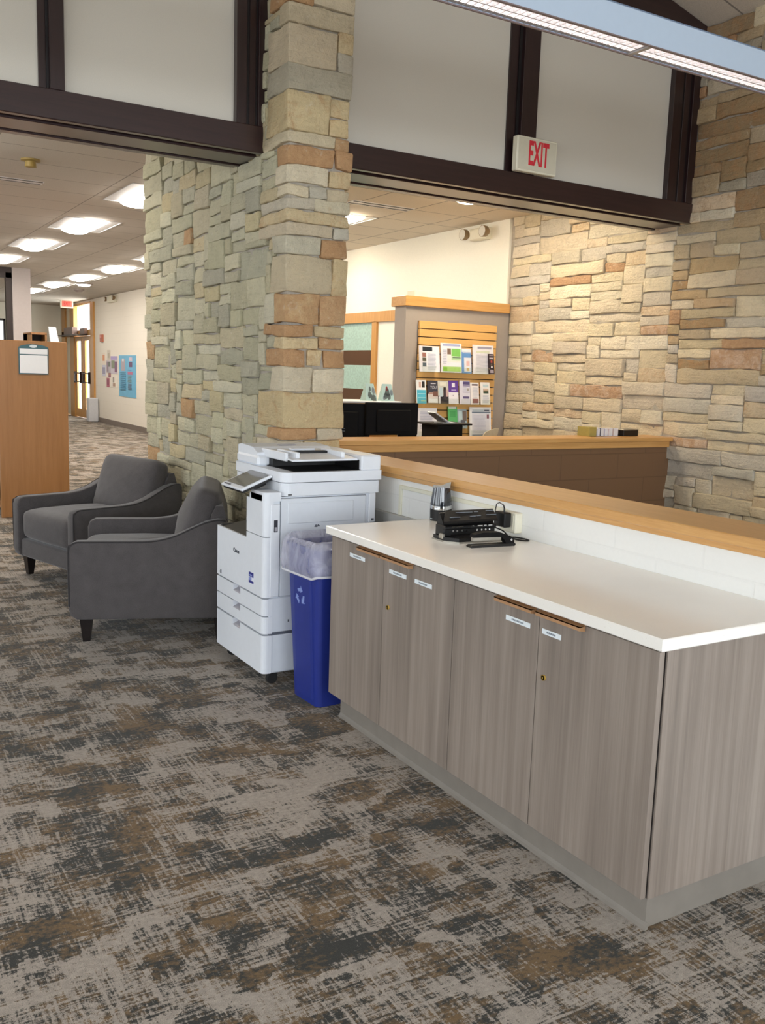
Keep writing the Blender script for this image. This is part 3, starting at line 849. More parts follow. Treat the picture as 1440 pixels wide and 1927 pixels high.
# three hole punch (heavy duty, lid raised)
px, py = 2.327, 3.11
r = thing('hole_punch', 'black heavy duty three hole punch with its lid raised on a grey base plate', 'hole punch', (px, py, .91), R(-4))
L = .142
m = M(); m.prism([(-L, -.02), (-L + .045, -.075), (L - .03, -.075), (L, -.04), (L, .075), (-L, .075)], 'z', 0, .007)
ob('base_plate', m, 'steel', r, local=True, label='light grey base plate')
m = M(); m.prism([(-L + .004, -.018), (-L + .047, -.070), (L - .032, -.070), (L - .004, -.038), (L - .004, .07), (-L + .004, .07)], 'z', .007, .022)
m.prism([(-.07, .022), (-.03, .026), (.07, .026), (.07, .022)], 'x', -L + .05, L - .03)
ob('chip_tray', m, 'black', r, local=True)
m = M(); m.box((-L + .012, .0, .02), (L - .012, .07, .058), 0, .004); m.box((-L + .012, -.012, .05), (L - .012, .07, .066), 0, .004); m.prism([(.012, .064), (.07, .064), (.066, .112), (.05, .112)], 'x', -L + .02, L - .012)
ob('punch_body', m, 'black', r, local=True)
m = M()
for x in (-.085, -.065, -.04, -.018, .035, .058, .078, .098): m.lathe([(.0042, -.004), (.0042, .001)], (x, .0, .042), 10, axis='y')
for a, b in ((-.1, -.04), (-.02, .012), (.03, .055), (.062, .075), (.085, .105)): m.box((a, -.014, .060), (b, -.010, .064))
ob('punch_pins', m, 'chrome', r, local=True, label='row of bright metal punch heads')
m = M(); m.box((-L + .0, -.012, .012), (-L + .014, .02, .034), 0, .003)
ob('side_latch', m, 'steel', r, local=True, label='dull silver side latch')
m = M(); lid = [(-.005, .071), (.066, .104), (.070, .112), (.062, .118), (.004, .093), (-.012, .079)]
m.prism([(-a + .04, b) for a, b in [(p[0], p[1]) for p in lid]], 'x', -L + .004, L - .0)
mm = M(); P = [(-L - .004, -.026, .078), (L - .016, -.026, .082), (L + .010, .062, .110), (-L + .05, .062, .110)]
Q = [(-L - .002, -.020, .088), (L - .018, -.020, .092), (L + .008, .056, .121), (-L + .052, .056, .121)]
mm.add(P + Q, [(0, 1, 2, 3), (4, 7, 6, 5), (0, 4, 5, 1), (1, 5, 6, 2), (2, 6, 7, 3), (3, 7, 4, 0)])
ob('lid', mm, 'black', r, local=True)
m = M()
for u, v, w in ((.15, .3, .05), (.32, .72, .05), (.5, .3, .03), (.62, .3, .02), (.5, .7, .03), (.64, .7, .02), (.8, .35, .05), (.86, .75, .04)):
    x = -L + 2 * L * u; y = -.022 + .078 * v; z = .0895 + .031 * v + .004 * u
    m.box((x, y, z), (x + w, y + .004, z + .002))
tag(ob('lid_marking', m, 'ink', r, local=True, label='faint grey printed marks'), kind='stuff')
# stapler
r = thing('stapler', 'black desk stapler with bare metal magazine in front of the hole punch', 'stapler', (2.325, 2.955, .91), R(-7))
m = M(); m.prism([(-.105, 0), (.1, 0), (.106, .004), (.104, .012), (-.1, .010), (-.108, .005)], 'y', -.019, .019)
ob('base', m, 'black', r, local=True)
ob('magazine', M().box((-.092, -.010, .026), (.04, .010, .042), 0, .001), 'steel', r, local=True, label='bare metal staple magazine')
m = M(); m.prism([(-.096, .042), (-.09, .054), (-.05, .062), (.03, .060), (.085, .040), (.1, .022), (.1, .012), (.062, .012), (.05, .03), (.04, .040)], 'y', -.017, .017)
ob('handle', m, 'black_matte', r, local=True)
m = M(); m.lathe([(.005, -.0185), (.005, .0185)], (.085, 0, .027), 12, axis='y')
ob('pivot_pin', m, 'chrome', r, local=True)

# outlet box, raceway, adapter, cords
r = thing('outlet_box', 'cream surface mounted outlet box on the half wall above the counter', 'outlet', (2.565, 3.128, .928))
ob('housing', M().box((2.546, 3.075, .928), (2.586, 3.18, 1.018), 0, .004), 'cream_plastic', r)
m = M(); m.box((2.5445, 3.09, .942), (2.5465, 3.165, 1.004), 0)
ob('face_plate', m, 'cream_plastic', r)
m = M(); m.box((2.575, 3.182, 1.002), (2.586, 4.082, 1.022), 0, .002); m.box((2.575, 4.058, .862), (2.586, 4.082, 1.004), 0, .002)
tag(ob('cable_raceway', m, 'raceway'), 'ivory cable raceway bent along the half wall beside the copier', 'raceway')
r = thing('power_adapter', 'black plug in power adapter on the side of the cream outlet box', 'power adapter', (2.515, 3.125, .955))
ob('housing', M().box((2.496, 3.088, .955), (2.534, 3.163, 1.02), 0, .005), 'black', r)
ob('plug', M().box((2.534, 3.11, .98), (2.5445, 3.135, .995)), 'steel', r)
m = M(); m.tube([(2.513, 3.115, 1.02), (2.513, 3.115, 1.035), (2.515, 3.125, 1.05), (2.52, 3.16, 1.056), (2.528, 3.19, 1.045), (2.53, 3.2, 1.01), (2.525, 3.195, .96), (2.51, 3.19, .915)], [.0045, .004, .0025, .0022, .0022, .0022, .0022, .0022], 8)
ob('cord', m, 'black', r)
def curve(pts, n=5):
    out = []
    for i in range(len(pts) - 1):
        p0 = Vector(pts[max(i - 1, 0)]); p1 = Vector(pts[i]); p2 = Vector(pts[i + 1]); p3 = Vector(pts[min(i + 2, len(pts) - 1)])
        for k in range(n):
            t = k / n
            out.append(.5 * ((2 * p1) + (p2 - p0) * t + (2 * p0 - 5 * p1 + 4 * p2 - p3) * t * t + (3 * p1 - p0 - 3 * p2 + p3) * t ** 3))
    out.append(Vector(pts[-1])); return out
m = M(); m.tube(curve([(2.47, 3.13, .955), (2.50, 3.10, .94), (2.50, 3.06, .922), (2.515, 3.02, .9135), (2.545, 2.985, .9135), (2.562, 3.01, .9135), (2.55, 3.06, .9135), (2.52, 3.09, .9135), (2.49, 3.12, .914)]), .0032, 8)
ob('coiled_cord', m, 'black', r)

# ================================================================= COPIER
X0, XB, Y0, Y1 = 1.827, 2.47, 4.132, 4.765
pr = thing('photocopier', 'white office photocopier with tilted touch screen and three paper drawers', 'photocopier', ((X0 + XB) / 2, (Y0 + Y1) / 2, 0))
def rfront(m, y0, y1, z0, z1, d=.05, rr=.028, mat=0, x0=X0):
    """front slab with a rounded right-hand edge"""
    pts = [(x0 + d, y1), (x0, y1)]
    for k in range(6):
        a = R(90 * k / 5); pts.append((x0 + rr - rr * math.cos(a), y0 + rr - rr * math.sin(a)))
    pts.append((x0 + d, y0))
    m.prism(pts, 'z', z0, z1, mat, False)
    return m
def drawer(z0, z1, ny0=4.43, ny1=4.53, nd=.036):
    m = M(); g = .003
    z0 += g; z1 -= g
    rfront(m, Y0, ny0, z0, z1)
    m.box((X0, ny1, z0), (X0 + .05, Y1, z1)); m.box((X0, ny0, z0), (X0 + .05, ny1, z1 - nd))
    d = ob('drawer', m, 'printer_white', pr, sharp=50)
    h = M(); h.box((X0 + .03, ny0, z1 - nd), (X0 + .05, ny1, z1)); h.prism([(X0 + .001, z1 - nd), (X0 + .03, z1 - nd), (X0 + .03, z1 - nd + .016), (X0 + .003, z1 - nd + .004)], 'y', ny0, ny1)
    ob('handle_recess', h, 'printer_grey', d, label='grey recessed grip')
    return d
drawer(.068, .272); drawer(.276, .370); drawer(.370, .462)
m = M(); m.box((X0 + .052, Y0 + .004, .068), (XB - .02, Y1 - .004, .270), 0, .006); ob('cassette_base', m, 'printer_lite', pr)
m = M(); m.box((X0 + .04, Y0 + .008, .262), (XB - .02, Y1 - .008, .282)); ob('seam_band', m, 'printer_seam', pr, label='dark shadow gap above the base')
m = M()
for x in (X0 + .075, XB - .1):
    for y in (Y0 + .05, Y1 - .05):
        m2 = M(); m2.lathe([(.026, -.011), (.03, -.008), (.03, .008), (.026, .011)], (x, y, .03), 16, axis='y')
        m2.box((x - .02, y - .02, .052), (x + .02, y + .02, .07)); m2.box((x - .006, y - .016, .026), (x + .024, y - .012, .06))
        ob('caster', m2, 'rubber', pr, label='black caster wheel')
# front cover + tower
YT = 4.355
m = M(); rfront(m, Y0, YT, .467, .774); m.box((X0, YT, .467), (X0 + .05, Y1, .742))
fc = ob('front_cover', m, 'printer_white', pr, sharp=50)
text('lettering', 'Canon', .030, colr('logo_grey', (72, 76, 84)), (X0 - .0006, 4.489, .646), (R(90), 0, R(-90)), fc, sx=1.0, offset=.0006)
m = M(); m.box((X0 - .0008, 4.252, .512), (X0 + .001, 4.318, .572), 0); m.box((X0 - .0012, 4.254, .514), (X0, 4.316, .526), 1)
m.box((X0 - .0012, 4.254, .546), (X0, 4.316, .570), 1); m.box((X0 - .0016, 4.272, .55), (X0 - .001, 4.306, .558), 2); m.box((X0 - .0012, 4.28, .526), (X0, 4.316, .543), 2)
ob('energy_sticker', m, [colr('sticker_white', (226, 228, 240)), colr('sticker_blue', (40, 44, 130)), colr('sticker_lilac', (140, 150, 206))], fc, label='white and dark blue sticker')
m = M(); m.box((X0 - .0008, 4.702, .478), (X0 + .001, 4.718, .500)); m.box((X0 - .0008, 4.722, .484), (X0 + .001, 4.73, .49), 1)
ob('badge', m, [colr('badge_dark', (70, 74, 86)), colr('badge_pale', (170, 176, 186))], fc, label='tiny dark grey mark')
m = M(); rfront(m, Y0, YT, .778, .955)
m.box((X0 + .0, Y0 + .03, .955), (X0 + .05, 4.318, .985)); rfront(m, Y0, 4.30, .955, 1.0, d=.09)
ob('tower', m, 'printer_white', pr, sharp=50)
# side and rear body
m = M()
m.box((X0 + .05, Y0 + .012, .282), (XB - .03, YT, .975), 0)
m.box((2.22, YT, .282), (XB - .03, Y1 - .01, .975), 0)
m.box((X0 + .05, YT, .282), (2.22, Y1 - .01, .70), 0)
ob('body', m, 'printer_lite', pr)
m = M(); m.prism([(X0 + .012, .742), (X0 + .012, .735), (2.215, .735), (2.215, .80), (2.1, .775)], 'y', YT + .004, Y1 - .012)
m.box((X0 + .014, Y1 - .03, .74), (2.2, Y1 - .012, .752))
m.box((X0 + .05, YT, .74), (2.22, YT + .006, .97)); m.box((2.21, YT, .74), (2.222, Y1 - .012, .975))
ob('output_tray', m, colr('tray_dark', (54, 52, 52)), pr, label='dark grey output tray inside the body')
# right-hand side: door, lower flap, recesses
m = M(); m.box((1.918, Y0 + .002, .468), (2.405, Y0 + .014, .966), 0, .003)
sd = ob('side_door', m, 'printer_lite', pr)
m = M(); m.box((1.916, Y0 + .0095, .466), (2.407, Y0 + .0125, .969)); ob('door_gap', m, 'printer_seam', sd, label='thin dark gap around the side door')
m = M(); m.box((1.955, Y0 - .002, .838), (2.33, Y0 + .004, .945), 0, .004); ob('bypass_tray', m, 'printer_lite', sd)
m = M(); m.prism([(2.105, .815), (2.115, .829), (2.12, .817), (2.128, .829), (2.14, .815), (2.128, .819), (2.12, .813)], 'y', Y0 - .001, Y0 + .004)
ob('marking', m, 'printer_seam', sd, label='small dark printed arrows')
m = M(); m.box((1.958, Y0 - .006, .752), (2.062, Y0 + .004, .788), 0, .005); ob('door_grip', m, 'printer_white', sd)
m = M(); m.box((2.085, Y0 - .003, .56), (2.34, Y0 + .004, .79), 0, .004); ob('door_panel', m, 'printer_lite', sd)
m = M(); m.box((1.862, Y0 - .003, .47), (1.912, Y0 + .014, .94), 0, .003); ob('front_strip', m, 'printer_white', pr)
m = M(); m.box((1.878, Y0 - .0045, .80), (1.9, Y0 + .0, .862), 0, .002); m.box((1.882, Y0 - .006, .806), (1.896, Y0 - .004, .826), 1)
ob('power_switch', m, [colr('slot_dark', (44, 46, 54)), 'printer_grey'], pr, label='dark power switch slot')
m = M(); m.box((1.86, Y0 + .001, .284), (2.03, Y0 + .014, .462), 0, .003); m.box((2.04, Y0 + .001, .30), (2.42, Y0 + .014, .462), 0, .003)
m.box((2.06, Y0 - .004, .41), (2.10, Y0 + .004, .44), 1)
ob('lower_side_panel', m, ['printer_lite', 'printer_seam'], pr)
m = M(); m.box((1.965, Y0 - .001, .332), (1.972, Y0 + .004, .344)); ob('screw_hole', m, 'printer_seam', pr)
m = M(); m.box((2.425, Y0 + .0, .82), (XB - .005, Y0 + .05, .978), 0, .004); m.box((2.44, Y0 - .002, .83), (2.455, Y0 + .002, .842), 1)
ob('rear_corner', m, ['printer_white', 'printer_seam'], pr)
# scanner deck
m = M()
def deck(m, xa, xb, ya, yb, z0, z1, rr, mat=0):
    pts = []
    for cx, cy, a0 in ((xa + rr, ya + rr, 180), (xb - .01, ya + .01, 270), (xb - .01, yb - .01, 0), (xa + rr, yb - rr, 90)):
        q = rr if cx < (xa + xb) / 2 else .01
        for k in range(7):
            a = R(a0 + 90 * k / 6); pts.append((cx + q * math.cos(a), cy + q * math.sin(a)))
    m.prism(pts, 'z', z0, z1, mat); return m
deck(m, 1.925, 2.485, Y0, Y1, .978, 1.043, .045)
m.box((1.84, Y0 + .06, .975), (1.95, YT - .03, .990), 1); m.box((1.955, Y0 - .001, .982), (1.975, Y0 + .003, .988), 1)
ob('scanner', m, ['printer_white', colr('scan_dark', (52, 50, 50))], pr, sharp=50)
# document feeder
m = M()
deck(m, 1.918, 2.492, Y0 - .012, Y1 + .004, 1.048, 1.098, .05)
m.box((2.37, Y0 - .006, 1.095), (2.488, Y1, 1.176), 0, .008)
m.prism([(4.50, 1.095), (Y1, 1.095), (Y1, 1.188), (4.72, 1.197), (4.56, 1.190), (4.50, 1.165)], 'x', 1.945, 2.40)
m.box((1.935, 4.47, 1.095), (2.05, Y1, 1.150), 0, .012)
df = ob('document_feeder', m, 'printer_white', pr, sharp=50)
m = M(); m.box((1.99, Y0 + .012, 1.0985), (2.372, 4.5, 1.1005)); m.box((2.0, 4.42, 1.1), (2.372, 4.502, 1.16)); m.box((2.368, Y0 + .02, 1.1), (2.3715, 4.5, 1.15))
ob('output_recess', m, 'black', df, label='black paper exit under the input tray')
m = M(); m.prism([(Y0 + .03, 1.148), (4.52, 1.172), (4.52, 1.181), (Y0 + .03, 1.157)], 'x', 1.99, 2.365)
m.box((1.985, Y0 + .1, 1.142), (2.0, 4.54, 1.186), 0, .004)
it = ob('input_tray', m, 'printer_white', df)
m = M(); m.box((2.03, 4.2, 1.158), (2.05, 4.44, 1.19), 0, .004); m.box((2.29, 4.2, 1.158), (2.31, 4.44, 1.19), 0, .004); m.box((2.05, 4.36, 1.168), (2.29, 4.40, 1.182), 1); m.box((2.1, 4.405, 1.18), (2.24, 4.45, 1.192), 0, .004)
ob('paper_guide', m, ['printer_white', 'black'], df)
m = M(); m.box((2.12, 4.6, 1.1935), (2.22, 4.63, 1.1965)); ob('feeder_mark', m, 'printer_grey', df)
# touch screen
m = M(); tx = Matrix.Translation((1.832, 4.375, 1.036)) @ Matrix.Rotation(R(-22), 4, 'Y')
m.box((-.09, -.137, -.008), (.09, .137, .006), 0, .004); m.xf(tx)
ts = ob('touch_panel', m, 'printer_white', pr)
m = M(); m.box((-.062, -.122, .006), (.083, .122, .0075)); m.xf(tx); ob('screen', m, 'screen', ts, label='dark grey glossy screen')
m = M(); m.box((-.082, .03, .006), (-.072, .11, .0075)); m.xf(tx); ob('speaker_slot', m, 'printer_seam', ts)
m = M(); m.box((-.084, -.13, -.02), (.09, .13, -.008)); m.box((.0, -.06, -.05), (.07, .06, -.015)); m.xf(tx); ob('panel_back', m, 'black', ts)

# ================================================================= RECYCLING BIN
bx_, by_ = 2.19, 3.893
bn = thing('recycling_bin', 'slim blue recycling bin with a clear liner between copier and cabinet', 'bin', (bx_, by_, 0), R(3))
def ringpts(hx, hy, rr, z, n=5):
    o = []
    for cx, cy, a0 in ((hx - rr, hy - rr, 0), (-hx + rr, hy - rr, 90), (-hx + rr, -hy + rr, 180), (hx - rr, -hy + rr, 270)):
        for k in range(n): a = R(a0 + 90 * k / (n - 1)); o.append((cx + rr * math.cos(a), cy + rr * math.sin(a), z))
    return o
def loft(m, rings, mat=0, close=True, smooth=True):
    n = len(rings[0]); v = [p for r_ in rings for p in r_]; f = []
    for i in range(len(rings) - 1):
        for k in range(n): f.append((i * n + k, i * n + (k + 1) % n, (i + 1) * n + (k + 1) % n, (i + 1) * n + k))
    m.add(v, f, mat, smooth)
    if close:
        b = len(m.v) - len(v)
        m.f.append(tuple(b + i for i in range(n))[::-1]); m.mi.append(mat); m.sm.append(False)
        m.f.append(tuple(b + len(v) - n + i for i in range(n))); m.mi.append(mat); m.sm.append(False)
    return m
m = M()
HB = .765
def hw(z): return .245 + .035 * z / HB, .124 + .03 * z / HB
rings = [ringpts(*hw(z), .028, z) for z in (.0, .01, .2, .45, .70, HB)]
rings += [ringpts(hw(HB)[0] + .008, hw(HB)[1] + .008, .03, HB), ringpts(hw(HB)[0] + .008, hw(HB)[1] + .008, .03, HB + .012), ringpts(hw(HB)[0] - .006, hw(HB)[1] - .006, .024, HB + .012)]
rings += [ringpts(hw(z)[0] - .006, hw(z)[1] - .006, .024, z) for z in (.70, .3, .03)]
loft(m, rings)
ob('body', m, 'bin_blue', bn, local=True, sharp=45)
m = M()
def fp(y, z, e): return (-hw(z)[0] - e, y, z)
for zz0, zz1, ya, yb in ((.03, .66, -.09, .07),):
    m.add([fp(ya, zz0, -.002), fp(yb, zz0, -.002), fp(yb, zz1, -.002), fp(ya, zz1, -.002), fp(ya + .004, zz0 + .006, .012), fp(yb - .008, zz0 + .006, .012), fp(yb - .008, zz1 - .006, .012), fp(ya + .004, zz1 - .006, .012)],
          [(4, 5, 6, 7), (0, 1, 5, 4), (1, 2, 6, 5), (2, 3, 7, 6), (3, 0, 4, 7)])
ob('front_rib', m, 'bin_blue', bn, local=True, flip=False)
m = M()
for k in range(3):
    a = R(90 + 120 * k)
    def q(r_, da, e=.0): return (r_ * math.cos(a + R(da)), r_ * math.sin(a + R(da)))
    arc = [(.042, -40), (.042, 6), (.052, 6), (.036, 40), (.016, 6), (.025, 6), (.025, -40)]
    pts = [q(*p) for p in arc]; n = len(pts)
    e0, e1 = .0118, .0132
    vs = [fp(p[0] - .0, .53 + p[1], e0) for p in pts] + [fp(p[0] - .0, .53 + p[1], e1) for p in pts]
    m.add(vs, [tuple(range(n, 2 * n))] + [(i, (i + 1) % n, n + (i + 1) % n, n + i) for i in range(n)])
ob('recycling_mark', m, 'bin_mark', bn, local=True, label='pale chasing arrows mark')
# liner: inside, over the rim, hanging skirt
def liner():
    m = M(); N = 72
    def ring(hx, hy, z, amp, zamp, ph):
        base = ringpts(hx, hy, .04, z, 18); out = []
        for i, p in enumerate(base):
            q = Vector((p[0] * 5, p[1] * 5, ph)); k = noise.noise(q * 1.7) ; k2 = noise.noise(q * 4.5 + Vector((5, 1, 2)))
            d = Vector((p[0] / (hx * hx), p[1] / (hy * hy), 0)).normalized()
            out.append((p[0] + d.x * amp * (k + .6 * k2 + .35), p[1] + d.y * amp * (k + .6 * k2 + .35), p[2] + zamp * (k2 + k)))
        return out
    h1, h2 = hw(HB)
    rings = [ring(h1 + .020, h2 + .020, .645, .022, .02, 1.0), ring(h1 + .022, h2 + .022, .68, .024, .015, 1.3), ring(h1 + .022, h2 + .024, .72, .02, .01, 1.9), ring(h1 + .016, h2 + .018, .765, .014, .006, 2.5),
             ring(h1 + .012, h2 + .012, .800, .010, .014, 3.1), ring(h1 - .006, h2 - .006, .808, .008, .014, 3.1), ring(h1 - .018, h2 - .018, .78, .010, .0, 3.6), ring(h1 - .035, h2 - .03, .66, .014, .0, 4.2), ring(h1 - .06, h2 - .045, .5, .016, .0, 5.0)]
    loft(m, rings, close=False); return m, rings[0]
lm, hem = liner()
ln = ob('liner', lm, 'film', bn, local=True, flip=False, sharp=80, label='clear plastic bag folded over the rim')
m = M(); m.tube([Vector(p) for p in hem] + [Vector(hem[0])], .006, 6, cap=False); ob('hem', m, 'bag_white', ln, local=True, label='white doubled hem of the bag')
m = M(); m.tube(curve([(-.22, -.12, .79), (-.2, -.155, .775), (-.16, -.168, .79), (-.12, -.15, .80), (-.06, -.15, .805)]), .006, 6); m.tube(curve([(-.17, -.165, .787), (-.165, -.175, .76), (-.15, -.172, .735)]), .005, 6); ob('tie', m, 'bag_white', ln, local=True, label='white knotted tie')

# ================================================================= ARMCHAIRS
def armchair(label, loc, rz):
    r = thing('armchair', label, 'armchair', loc, rz, 'charcoal armchairs against the stone wall')
    Wd, D = .45, .45   # half width, half depth ; front = -Y
    AT = .085
    prof = [(-D, .20), (-D + .01, .165), (-D + .045, .14), (D - .02, .14), (D, .16), (D, .70), (D - .015, .725), (D - .06, .728), (D - .13, .712), (D - .21, .676), (D - .29, .638), (D - .38, .611), (D - .49, .599), (-D + .12, .598), (-D + .045, .596), (-D + .012, .578), (-D, .545)]
    for sgn in (-1, 1):
        xa, xb = sgn * Wd, sgn * (Wd - AT)
        m = M(); n = len(prof)
        cy_ = 0; cz_ = .38
        rings = []
        for t_, ins in ((0, .012), (.06, .002), (.14, 0), (.86, 0), (.94, .002), (1, .012)):
            x = xa + (xb - xa) * t_
            rings.append([(x, y + (ins if y < 0 else -ins), z + (ins if z < .3 else -ins)) for y, z in prof])
        v = [p for q in rings for p in q]
        m.add(v, [(i * n + k, i * n + (k + 1) % n, (i + 1) * n + (k + 1) % n, (i + 1) * n + k) for i in range(len(rings) - 1) for k in range(n)] + [tuple(range(n)), tuple(range(len(v) - n, len(v)))], 0, True)
        a = ob('arm', m, 'chair', r, local=True, sharp=60)
        for side, xx in ((0, xa - sgn * .002), ):
            path = [(xx, y, z) for y, z in [prof[0]] + prof[:0] ]
            path = [(xx, -D + .004, .22)] + [(xx, y + .003 if y < 0 else y - .003, z - .004) for y, z in reversed(prof[6:])] 
            m = M(); m.tube(curve(path, 3), .0052, 6); ob('piping', m, 'piping', a, local=True, label='darker piping along the arm edge')
    # base rail, back shell
    xi = Wd - AT
    m = M(); m.box((-xi, -D + .02, .15), (xi, D - .03, .285), 0, .012); ob('seat_rail', m, 'chair', r, local=True)
    m = M(); m.prism([(D - .17, .25), (D - .002, .16), (D + .0, .70), (D - .03, .80), (D - .07, .80), (D - .10, .74)], 'x', -xi - .02, xi + .02)
    ob('back_frame', m, 'chair', r, local=True)
    def cushion(name, cx, cy, cz, hx, hy, hz, bulge, tilt=0, corner=0.0, e=.28, dimple=0):
        m = M(); nu, nv = 28, 16
        def sg(v, p): return math.copysign(abs(v) ** p, v)
        def fn(u, v):
            a = 2 * PI * u; b = PI * (v - .5)
            x = sg(math.cos(b), e) * sg(math.cos(a), e); y = sg(math.cos(b), e) * sg(math.sin(a), e); z = sg(math.sin(b), e * 1.6)
            fx = 1 - abs(x) ** 2.2; fy = 1 - abs(y) ** 2.2
            X = hx * x * (1 + corner * (abs(y) ** 3)); Y = hy * y * (1 + corner * (abs(x) ** 3)); Z = hz * z + math.copysign(bulge * max(0, fx) * max(0, fy), z) * (1 if abs(z) > .3 else 0)
            w = noise.noise(Vector((X * 6 + cx, Y * 6, Z * 6 + cz))) * .006
            return (X, Y, Z + w)
        m.grid(fn, nu, nv, wrapu=True)
        m.xf(Matrix.Translation((cx, cy, cz)) @ Matrix.Rotation(tilt, 4, 'X'))
        return ob(name, m, 'chair', r, local=True, sharp=80, weld=True)
    cushion('seat_cushion', 0, -.075, .400, xi - .004, .37, .108, .03, 0, 0, .2)
    cushion('back_cushion', 0, D - .175, .665, xi + .01, .235, .075, .06, R(72), .06, .3)
    for x in (-Wd + .07, Wd - .07):
        for y in (-D + .09, D - .045):
            m = M(); q = .036; p = .020; dx = .0
            m.add([(x - q, y - q, .145), (x + q, y - q, .145), (x + q, y + q, .145), (x - q, y + q, .145), (x - p, y - p, 0), (x + p, y - p, 0), (x + p, y + p, 0), (x - p, y + p, 0)],
                  [(0, 1, 2, 3), (4, 7, 6, 5), (0, 4, 5, 1), (1, 5, 6, 2), (2, 6, 7, 3), (3, 7, 4, 0)])
            ob('leg', m, 'leg', r, local=True, label='dark tapered wooden leg')
    return r
# front of a chair is its local -Y
def place(cx, cy, fx, fy): return (cx, cy, 0), math.atan2(fx, -fy)
# ================================================================= PLACE CHAIRS
def unit(a, b): l = math.hypot(a, b); return a / l, b / l
fx, fy = unit(-.93, .36); loc, rz = place(1.715, 5.556, fx, fy)
armchair('nearer charcoal armchair, seen from its side behind the white photocopier', loc, rz)
fx, fy = unit(-.96, -.28); loc, rz = place(1.725, 6.994, fx, fy)
armchair('farther charcoal armchair by the wooden shelf end, seat facing us', loc, rz)

# ================================================================= SUSPENDED LINEAR LIGHT
FX0, FX1, FY0, FY1, FZ0, FZ1 = -.6, 5.4, 3.0, 3.14, 3.012, 3.142
r = thing('suspended_light', 'long suspended linear light with sky tint painted on sides and white louvre', 'ceiling light', ((FX0 + FX1) / 2, (FY0 + FY1) / 2, FZ0))
m = M()
m.box((FX0, FY0, FZ0 + .004), (FX1, FY0 + .006, FZ1), 0); m.box((FX0, FY1 - .006, FZ0 + .004), (FX1, FY1, FZ1), 0)
m.box((FX0, FY0, FZ1 - .006), (FX1, FY1, FZ1), 0); m.box((FX0, FY0, FZ0 + .004), (FX0 + .006, FY1, FZ1)); m.box((FX1 - .006, FY0, FZ0 + .004), (FX1, FY1, FZ1))
ob('housing', m, 'fixture', r)
m = M(); m.box((FX0, FY0 - .002, FZ0), (FX1, FY0 + .008, FZ0 + .005)); m.box((FX0, FY1 - .008, FZ0), (FX1, FY1 + .002, FZ0 + .005))
ob('edge_rail', m, 'fix_edge', r, label='thin brownish lower edges')
m = M(); x = FX0 + .03
while x < FX1 - .03:
    m.prism([(x, FZ0 + .006), (x + .003, FZ0 + .006), (x + .005, FZ0 + .044), (x - .002, FZ0 + .044)], 'y', FY0 + .008, FY1 - .008); x += .034
for y in (FY0 + .008, FY1 - .030): m.prism([(y, FZ0 + .008), (y + .022, FZ0 + .008), (y + (.014 if y < FY0 + .05 else .022), FZ0 + .04), (y + (.0 if y < FY0 + .05 else .008), FZ0 + .04)], 'x', FX0 + .01, FX1 - .01)
m.prism([((FY0 + FY1) / 2 - .003, FZ0 + .006), ((FY0 + FY1) / 2 + .003, FZ0 + .006), ((FY0 + FY1) / 2 + .004, FZ0 + .05), ((FY0 + FY1) / 2 - .004, FZ0 + .05)], 'x', FX0 + .01, FX1 - .01)
ob('louver', m, 'louver', r, label='white cross blade louvre')
for x in (.65, 1.87, 3.09, 4.31): ob('joint_bar', M().box((x - .012, FY0 + .006, FZ0 + .001), (x + .012, FY1 - .006, FZ0 + .04)), 'louver', r)
for y in (FY0 + .045, FY1 - .045): ob('tube', M().tube([(FX0 + .02, y, FZ0 + .088), (FX1 - .02, y, FZ0 + .088)], .013, 10), 'tube', r, label='glowing fluorescent tube')
for x in (0.0, 4.9): ob('hanger', M().tube([(x, 3.07, FZ1 - .002), (x, 3.07, zc(x) + .02)], .004, 6), 'steel', r)
r['label'] = 'long suspended linear light with sky tint painted on sides and white louvre, nearer the beam'; r['group'] = 'suspended lights'
dup(r, ((FX0 + FX1) / 2, .3, FZ0), label='second suspended linear light, added unseen above the viewer for overhead light')  # out of view copy, added for more light from overhead

# ================================================================= CEILING TROFFERS
def troffer(label, x0, y0, x1, y1, z, lens, axis='y', group='recessed ceiling lights'):
    r = thing('ceiling_light', label, 'ceiling light', ((x0 + x1) / 2, (y0 + y1) / 2, z), group=group)
    w, d = x1 - x0, y1 - y0; hx, hy = w / 2, d / 2
    m = M(); t_ = .018
    for a in ((-hx, -hy, hx, -hy + t_), (-hx, hy - t_, hx, hy), (-hx, -hy, -hx + t_, hy), (hx - t_, -hy, hx, hy)): m.box((a[0], a[1], -.006), (a[2], a[3], .002))
    ob('frame', m, 'troffer', r, local=True)
    u = hx * .52
    for s_ in (-1, 1):
        m = M(); m.quad((s_ * (hx - t_), -hy + t_, -.001), (s_ * (hx - t_), hy - t_, -.001), (s_ * u, hy - t_, -.003), (s_ * u, -hy + t_, -.003))
        ob('pan', m, 'troffer', r, local=True)
    m = M(); n = 8
    pts = [(u * math.cos(PI + PI * k / n), -.004 + .055 * math.sin(PI + PI * k / n)) for k in range(n + 1)]
    m.prism(pts, 'y', -hy + t_ + .02, hy - t_ - .02, 0, True)
    ob('lens', m, lens, r, local=True, label='glowing curved white lens')
    return r
T0 = troffer('ceiling troffer half hidden by the stone wall end, largest of the left row', 2.73, 9.50, 3.43, 10.66, 3.40, 'lens')
